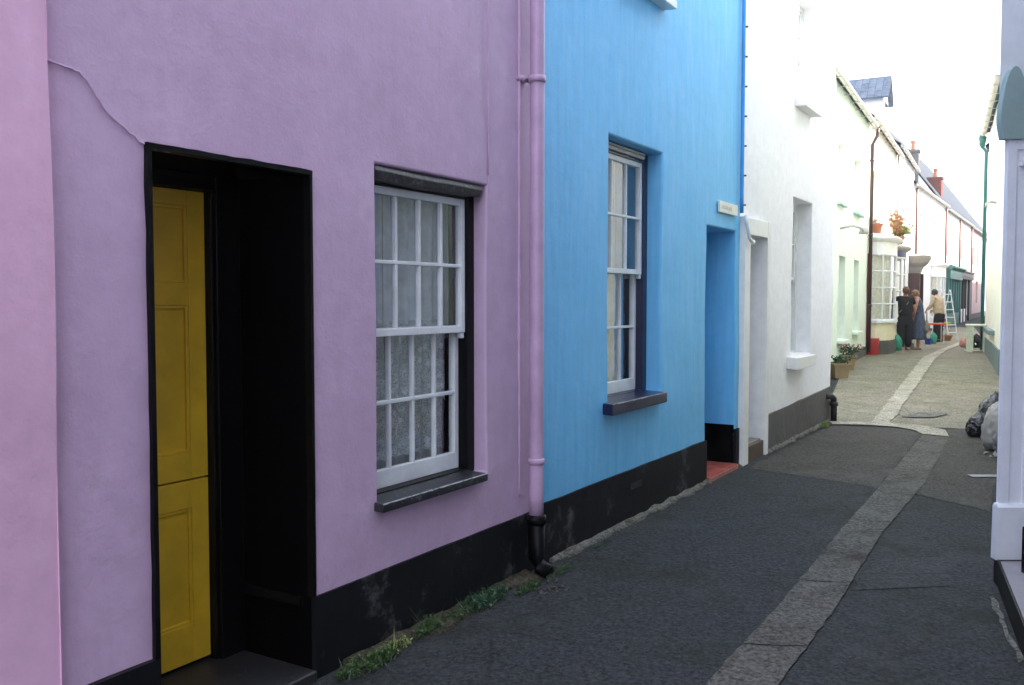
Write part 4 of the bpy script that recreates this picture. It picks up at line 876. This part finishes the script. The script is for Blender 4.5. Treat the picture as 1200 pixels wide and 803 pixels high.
# small table at the cream house
tb = thing('side_table', 'small pale green chipped table against the cream house wall', 'table', G(1143, 412), R2.rz)
MB().box(-.36, .36, -.24, .24, .66, .70).build('table_top', M['paleg'], tb, bevel=.006)
for sx in (-1, 1):
    for sy in (-1, 1): MB().box(sx*.30-.022, sx*.30+.022, sy*.19-.022, sy*.19+.022, 0, .66).build('leg', M['paleg'], tb)
MB().box(-.3, .3, -.2, -.18, .56, .655).box(-.3, .3, .18, .2, .56, .655).box(-.3, .3, -.01, .01, .18, .21).build('apron', M['paleg'], tb)
MB().box(.318, .336, -.17, -.06, .0, .655).build('side_panel', M['paleg'], tb)
MB().box(-.1, -.02, -.21, .21, .0, .02).box(-.30, -.2, -.26, .26, .0, .022).build('foot_board', M['paleg'], tb)
rubbish(G(1140, 408)+Vector((.12, .05, 0)), .2, .16, .36, 'kcloth', 'dark bag on the ground under the small pale green table', 3.3)['category'] = 'bag'
bpy.data.objects['rubbish_bag.004'].name = 'bag'
del bpy.data.objects['bag']['group']
o = rubbish(G(1136, 408)+Vector((.0, .3, 0)), .12, .12, .26, 'pinkc', 'pinkish bundle behind the legs of the small table', 6.3); o.name = 'bundle'; o['category'] = 'bundle'; del o['group']

# ladder
ld = thing('step_ladder', 'aluminium stepladder standing open behind the man in beige', 'ladder', G(1108.5, 398.5), R(25))
hL, wL = 1.68, .44
for sx in (-1, 1):
    MB().tube([(sx*wL/2, -.28, 0), (sx*wL*.36, .0, hL)], .017, 6).build('stile', M['metal'], ld); MB().tube([(sx*wL/2, .45, 0), (sx*wL*.36, .03, hL)], .013, 6).build('rear_leg', M['metal'], ld)
for k in range(1, 7):
    f = k/6.6; ww = wL/2*(1-f)+wL*.36*f; y = -.28*(1-f); MB().box(-ww, ww, y-.035, y+.045, hL*f-.015, hL*f+.015).build('step', M['metal'], ld)
# trestle with red rim and goods beside the man
tt = thing('folding_table', 'low folding stall table with a bright red edge between woman and man', 'table', G(1092, 403)+Vector((.0, .2, 0)), R(-14))
MB().box(-.32, .42, -.25, .25, .60, .625).build('table_top', M['paleg'], tt); MB().box(-.33, .43, -.262, -.251, .575, .63).build('red_edge', M['redtape'], tt)
for sx, sy in ((-.28, -.2), (-.28, .2), (.38, -.2), (.38, .2)): MB().tube([(sx, sy, 0), (sx, sy, .6)], .012, 6).build('leg', M['metal'], tt)
o = rubbish(G(1091, 403)+Vector((0, -.15, 0)), .11, .08, .34, 'baggreen', 'green oval bag propped under the red edged table', 2.2); o.name = 'carrier_bag'; o['category'] = 'bag'; del o['group']
bk = thing('bucket', 'small blue bucket on the ground by the red edged table', 'bucket', G(1087.5, 404)); MB().lathe([(.0, 0), (.075, 0), (.10, .17), (.105, .17), (.105, .185), (.09, .185), (.07, .02), (0, .02)], n=18).build('tub', M['blueb'], bk)
MB().tube([(.1*math.cos(a), 0, .18+.09*math.sin(a)) for a in [math.pi*i/10 for i in range(11)]], .004, 6).build('handle', M['metal'], bk)
wk = thing('basket', 'brown wicker basket on the ground between man and stepladder', 'basket', G(1107, 399.5)); MB().lathe([(0, 0), (.17, 0), (.23, .15), (.24, .16), (.24, .19), (.21, .19), (.16, .03), (0, .03)], n=20).build('bowl', M['wicker'], wk)
MB().lathe([(.20, .15), (.18, .17), (.1, .19), (0, .2)], n=14).build('contents', M['kcloth'], wk)
cs = thing('storage_box', 'lime green box resting on a folding stool by the stepladder', 'box', G(1107.5, 397.5)+Vector((0, .15, 0)))
MB().rings([[(-a, -b, z), (a, -b, z), (a, b, z), (-a, b, z)] for a, b, z in ((.17, .1, .44), (.2, .13, .56), (.215, .145, .56), (.215, .145, .58))]).build('tub', M['lime'], cs, bevel=.006)
fs = thing('folding_stool', 'dark folding stool under the lime green box', 'stool', G(1107.5, 397.5)+Vector((0, .15, 0)))
MB().box(-.2, .2, -.13, .13, .41, .437).build('seat', M['iron'], fs)
for sx in (-1, 1): MB().tube([(sx*.18, -.14, 0), (sx*.18, .12, .41)], .011, 6).build('leg', M['metal'], fs); MB().tube([(sx*.16, .14, 0), (sx*.16, -.12, .41)], .011, 6).build('leg', M['metal'], fs)
o = rubbish(G(1045, 409.5)+Vector((0, .05, 0)), .16, .13, .36, 'bagblue', 'pale blue patterned shopping bag nearest the bow window', 4.2); o.name = 'shopping_bag'; o['category'] = 'bag'; o['group'] = 'shopping bags at the women\'s feet'
o = rubbish(G(1051, 411), .13, .11, .40, 'baggreen', 'green carrier bag against the legs of the woman in black', 7.7); o.name = 'shopping_bag'; o['category'] = 'bag'; o['group'] = 'shopping bags at the women\'s feet'
o = rubbish(G(1066.5, 410)+Vector((0, .05, 0)), .12, .09, .22, 'bagw', 'white carrier bag on the ground between the two women', 8.1); o.name = 'shopping_bag'; o['category'] = 'bag'; o['group'] = 'shopping bags at the women\'s feet'

# ============ people
def skin_graph(verts, edges, radii, sub=2):
    me = bpy.data.meshes.new('tmp'); me.from_pydata(verts, edges, []); o = bpy.data.objects.new('tmp', me); COL.objects.link(o)
    m = o.modifiers.new('s', 'SKIN'); m.use_smooth_shade = True
    for i, r in enumerate(radii): me.skin_vertices[0].data[i].radius = r if isinstance(r, tuple) else (r, r)
    me.skin_vertices[0].data[0].use_root = True
    s = o.modifiers.new('u', 'SUBSURF'); s.levels = s.render_levels = sub
    bpy.context.view_layer.update(); dg = bpy.context.evaluated_depsgraph_get()
    out = bpy.data.meshes.new_from_object(o.evaluated_get(dg)); bpy.data.objects.remove(o); return out
def mesh_obj(name, me, mat, parent):
    me.materials.clear(); me.materials.append(mat)
    for p in me.polygons: p.use_smooth = True; p.material_index = 0
    o = bpy.data.objects.new(name, me); COL.objects.link(o); o.parent = parent; return o
def chains(chs):
    V, E, Rr = [], [], []; names = {}
    for c in chs:
        prev = None
        for item in c:
            if isinstance(item, str): prev = names[item]; continue
            nm, p, r = item
            V.append(tuple(p)); Rr.append(r); k = len(V)-1
            if nm: names[nm] = k
            if prev is not None: E.append((prev, k))
            prev = k
    return V, E, Rr
def person(label, loc_, rz, h, bend, head, arms, feet, build=1.0, hair=None, hair_style='short', clothes=()):
    """local +y is the facing direction. arms: ((elbow, hand) left, right); feet: (left,right)"""
    t = thing('person', label, 'person', loc_, rz, 'people browsing at the street stall'); k = h/1.7
    hip = Vector((0, 0, .92))*k; ch = Vector((0, bend*.55, 1.26))*k; sh = Vector((0, bend*.9, 1.40))*k; nk = Vector((0, bend+head[1]*.3, 1.47))*k; hd = Vector((head[0], bend+head[1], 1.585+head[2]))*k
    B = build
    sL, sR = sh+Vector((-.155*B, 0, -.0))*k, sh+Vector((.155*B, 0, 0))*k
    C = [[('hip', hip, (.118*k*B, .09*k*B)), ('waist', hip.lerp(ch, .4), (.105*k*B, .082*k*B)), ('chest', ch, (.14*k*B, .105*k*B)), ('sh', sh, (.10*k, .075*k)), ('nk', nk, .05*k), ('hd0', nk.lerp(hd, .55), .062*k), ('hd', hd, (.074*k, .088*k)), ('top', hd+Vector((0, -.005, .065))*k, (.055*k, .065*k))]]
    for i, (s_, sg) in enumerate(((sL, -1), (sR, 1))):
        el, ha = Vector(arms[i][0])*k, Vector(arms[i][1])*k
        C.append(['sh', ('s%d' % i, s_, .052*k), ('e%d' % i, el, .036*k), ('w%d' % i, el.lerp(ha, .82), .025*k), ('h%d' % i, ha, (.032*k, .018*k))])
        ft = Vector(feet[i])*k; hj = hip+Vector((sg*.085*B, 0, -.06))*k; kn = hj.lerp(ft, .48)+Vector((0, .03, 0))*k
        C.append(['hip', ('j%d' % i, hj, .088*k*B), ('k%d' % i, kn, .058*k), ('c%d' % i, kn.lerp(ft, .35)+Vector((0, -.015, 0))*k, .052*k), ('a%d' % i, ft+Vector((0, 0, .07))*k, .034*k), ('f%d' % i, ft+Vector((0, .10, .03))*k, (.036*k, .022*k))])
    V, E, Rr = chains(C); me = skin_graph(V, E, Rr)
    bm = bmesh.new(); bm.from_mesh(me)
    ex = MB()   # fingers, thumb, nose, ears joined into the body mesh
    for i in (0, 1):
        el, ha = Vector(arms[i][0])*k, Vector(arms[i][1])*k; d = (ha-el).normalized(); sd2 = d.cross(Vector((0, 1, 0))).normalized() if abs(d.y) < .9 else Vector((1, 0, 0)); cu_ = d.cross(sd2)
        for f in range(4):
            o_ = ha+sd2*(f-1.5)*.019*k; l = (.068, .078, .074, .058)[f]*k; ex.tube([o_, o_+d*l*.5, o_+d*l*.85+cu_*l*.35, o_+d*l*.95+cu_*l*.7], [.0095*k, .009*k, .008*k, .006*k], 6)
        o_ = ha-d*.02*k+sd2*.03*k*(-1 if i else 1); q = sd2*(-1 if i else 1); ex.tube([o_, o_+q*.022*k+d*.02*k, o_+q*.026*k+d*.05*k], [.012*k, .010*k, .007*k], 6)
    fd_ = Vector((head[0]*.6, .085, -.01-.25*max(0, -head[2]))).normalized()
    nb_ = hd+Vector((fd_.x*.078, .078, -.012))*k; ex.tube([nb_+Vector((0, -.01, .03))*k, nb_+Vector((0, .012, .0))*k, nb_+Vector((0, .008, -.008))*k], [.006*k, .012*k, .010*k], 6)
    for sg in (-1, 1): ex.tube([hd+Vector((sg*.072, -.012, -.015))*k, hd+Vector((sg*.083, -.018, .0))*k, hd+Vector((sg*.08, -.018, .02))*k], [.010*k, .014*k, .010*k], 6)
    ex.tube([hd+Vector((-.02, .082, -.045))*k, hd+Vector((.02, .082, -.045))*k], .006*k, 6)
    me2 = bpy.data.meshes.new('x'); me2.from_pydata(ex.v, [], ex.f); bm.from_mesh(me2); bm.to_mesh(me); bm.free(); bpy.data.meshes.remove(me2)
    body = mesh_obj('body', me, M['skin'], t)
    eye = MB()
    for sg in (-1, 1): eye.lathe([(0, -.008*k), (.008*k, -.004*k), (.009*k, 0), (.008*k, .004*k), (0, .008*k)], tuple(hd+Vector((sg*.028, .082, .01))*k), 8)
    eye.build('eyes', M['room'], t)
    # hair
    bmh = bmesh.new(); bmesh.ops.create_icosphere(bmh, subdivisions=4, radius=1)
    for v in bmh.verts:
        p = v.co; f = 1+.10*noise.noise(p*3+Vector((h*9, 0, 0)))+.04*noise.noise(p*9)
        v.co = hd+Vector((p.x*.090*f, p.y*.100*f-.014, p.z*.108*f+.028))*k
    dele = [v for v in bmh.verts if (v.co-hd).y > .045*k and (v.co-hd).z < .055*k] + [v for v in bmh.verts if (v.co-hd).z < -.055*k]
    bmesh.ops.delete(bmh, geom=list(set(dele)), context='VERTS')
    if hair_style == 'bun':
        r_ = bmesh.ops.create_icosphere(bmh, subdivisions=3, radius=.048*k)
        for v in r_['verts']: v.co = v.co*(1+.2*noise.noise(v.co*40))+hd+Vector((0, -.105, .045))*k
    meh = bpy.data.meshes.new('hair'); bmh.to_mesh(meh); bmh.free(); mesh_obj('hair', meh, M[hair], t)
    J = dict(hip=hip, ch=ch, sh=sh, nk=nk, hd=hd, sL=sL, sR=sR, k=k, arms=arms, feet=feet, B=B)
    for c in clothes: c(t, J)
    return t
def top_(mat, sleeve=.5, loose=1.1, length=.0, name='shirt'):
    def f(t, J):
        k, B = J['k'], J['B']; hip, ch, sh = J['hip'], J['ch'], J['sh']
        C = [[('hip', hip+Vector((0, 0, -length))*k, (.165*k*B*loose, .13*k*B*loose)), ('w', hip.lerp(ch, .4), (.15*k*B*loose, .12*k*B*loose)), ('c', ch, (.165*k*B*loose, .13*k*B*loose)), ('sh', sh+Vector((0, 0, -.01))*k, (.125*k, .092*k)), ('n', sh+Vector((0, .0, .045))*k, .062*k)]]
        for i, s_ in enumerate((J['sL'], J['sR'])):
            el, ha = Vector(J['arms'][i][0])*k, Vector(J['arms'][i][1])*k
            if sleeve <= 0: C.append(['sh', (None, s_*.85+sh*.15, .055*k)]); continue
            if sleeve < 1: C.append(['sh', (None, s_+Vector((0, 0, .0)), .070*k), (None, s_.lerp(el, sleeve), .066*k)])
            else: C.append(['sh', (None, s_, .072*k), (None, el, .058*k), (None, el.lerp(ha, .78), .046*k)])
        V, E, Rr = chains(C); me = skin_graph(V, E, Rr)
        for v in me.vertices: v.co += v.normal*.006*noise.noise(v.co*14)
        mesh_obj(name, me, M[mat], t)
    return f
def trousers(mat, loose=1.0, flare=1.0):
    def f(t, J):
        k, B = J['k'], J['B']; hip = J['hip']; C = [[('wst', hip+Vector((0, 0, .13))*k, (.135*k*B, .105*k*B)), ('hip', hip+Vector((0, 0, -.02))*k, (.150*k*B, .12*k*B))]]
        for i, sg in enumerate((-1, 1)):
            ft = Vector(J['feet'][i])*k; hj = hip+Vector((sg*.088*B, 0, -.16))*k; kn = hj.lerp(ft, .48)+Vector((0, .03, 0))*k
            C.append(['hip', (None, hj, .100*k*B*loose), (None, kn, .082*k*loose*flare), (None, ft+Vector((0, 0, .07))*k, .062*k*loose*flare)])
        V, E, Rr = chains(C); me = skin_graph(V, E, Rr)
        for v in me.vertices: v.co += v.normal*.008*noise.noise(v.co*12)
        mesh_obj('trousers', me, M[mat], t)
    return f
def skirt(mat, hem=.33, w_=.25):
    def f(t, J):
        k = J['k']; hip = J['hip']; m = MB(); rs = []; n = 32
        for i in range(12):
            q = i/11; z = (hip.z+.12*k)*(1-q)+hem*k*q; rx = (.14+(w_-.14)*q**.7)*k*J['B']; ry = (.11+(w_*.85-.11)*q**.7)*k*J['B']
            rs.append([(rx*math.cos(a)*(1+.07*q*math.sin(a*7+q)), ry*math.sin(a)*(1+.07*q*math.sin(a*6+1)), z+.015*q*math.sin(a*5)) for a in [2*math.pi*j/n for j in range(n)]])
        m.rings(rs).build('skirt', M[mat], t, smooth=True)
    return f
def shoes(mat):
    def f(t, J):
        k = J['k']
        for i in (0, 1):
            ft = Vector(J['feet'][i])*k; m = MB(); rs = []
            for y, w__, hh in ((-.07, .028, .05), (-.04, .038, .075), (.03, .040, .07), (.10, .045, .05), (.16, .038, .038), (.185, .018, .025)):
                rs.append([(ft.x+w__*k*math.cos(a), ft.y+y*k, max(0.0, (hh*.5+hh*.55*math.sin(a))*k)) for a in [2*math.pi*j/12 for j in range(12)]])
            m.rings(rs).build('shoe', M[mat], t, smooth=True)
    return f
def strap(t, J):
    k = J['k']; m = MB(); a = J['sR']+Vector((-.04, -.02, .05))*k; m.tube([a, J['ch']+Vector((.02, -.150, .0))*k, J['hip']+Vector((-.17, -.08, .1))*k], .012*k, 6); m.build('bag_strap', M['bagtan'], t)
p = G(1060, 410.6)
person('woman in a black top and black trousers with brown hair up, seen from behind', p, R(-8), 1.66, .02, (.02, .03, -.01), (((-.34, .05, 1.30), (-.36, .27, 1.25)), ((.26, .03, 1.10), (.27, .17, .88))), ((-.09, .0, 0), (.08, -.02, 0)), 1.12, 'hairb', 'bun',
       (top_('kcloth', .62, 1.14, .07), trousers('kcloth', 1.22, 1.12), shoes('shoe'), strap))
p = G(1076.5, 410.2)
person('woman in a sleeveless blue-grey patterned dress looking down, tan bag at her side', p, R(62), 1.60, .06, (.0, .07, -.03), (((-.20, .10, 1.05), (-.10, .30, .95)), ((.22, .08, 1.07), (.12, .30, .92))), ((-.08, .0, 0), (.08, .03, 0)), 1.05, 'hairl', 'short',
       (top_('dress', 0, 1.08, 0, 'bodice'), skirt('dress', .30, .24), shoes('shoe')))
p = G(1100, 401.2)
person('man in a beige jacket and black trousers bending his head over the stall', p, R(32), 1.70, .09, (-.0, .10, -.04), (((-.25, .14, 1.14), (-.16, .36, .98)), ((.25, .14, 1.14), (.16, .36, .98))), ((-.09, 0, 0), (.09, .02, 0)), 1.12, 'hairk', 'short',
       (top_('beige', 1, 1.2, .10, 'jacket'), trousers('kcloth', 1.1, 1.1), shoes('kcloth')))
hb = thing('handbag', 'tan cloth handbag hanging from the arm of the woman in the dress', 'handbag', G(1081, 410.2)+Vector((.05, -.1, .45)), R(60))
hm = MB(); hm.rings([[(.13*a*math.cos(q), .05*a*math.sin(q), z) for q in [2*math.pi*j/16 for j in range(16)]] for a, z in ((.6, 0), (1.0, .05), (1.05, .15), (.9, .28), (.7, .33))]); hm.build('bag_body', M['bagtan'], hb, smooth=True)
MB().tube([(-.08, 0, .32), (-.05, 0, .5), (0, 0, .56), (.05, 0, .5), (.08, 0, .32)], .010, 6).build('handle', M['bagtan'], hb, smooth=True)

# thin sunlit air down the lane
hz = MB().box(-640, 640, -640, 940, -1.3, 13).build('haze', bpy.data.materials.new('haze_air')); hm_ = hz.data.materials[0]; hm_.use_nodes = True; ht = hm_.node_tree; ht.nodes.clear()
pv = ht.nodes.new('ShaderNodeVolumePrincipled'); pv.inputs['Color'].default_value = (.97, .97, .96, 1); pv.inputs['Density'].default_value = .0014; pv.inputs['Anisotropy'].default_value = .3
ho = ht.nodes.new('ShaderNodeOutputMaterial'); ht.links.new(pv.outputs[0], ho.inputs['Volume']); tag(hz, kind='stuff')
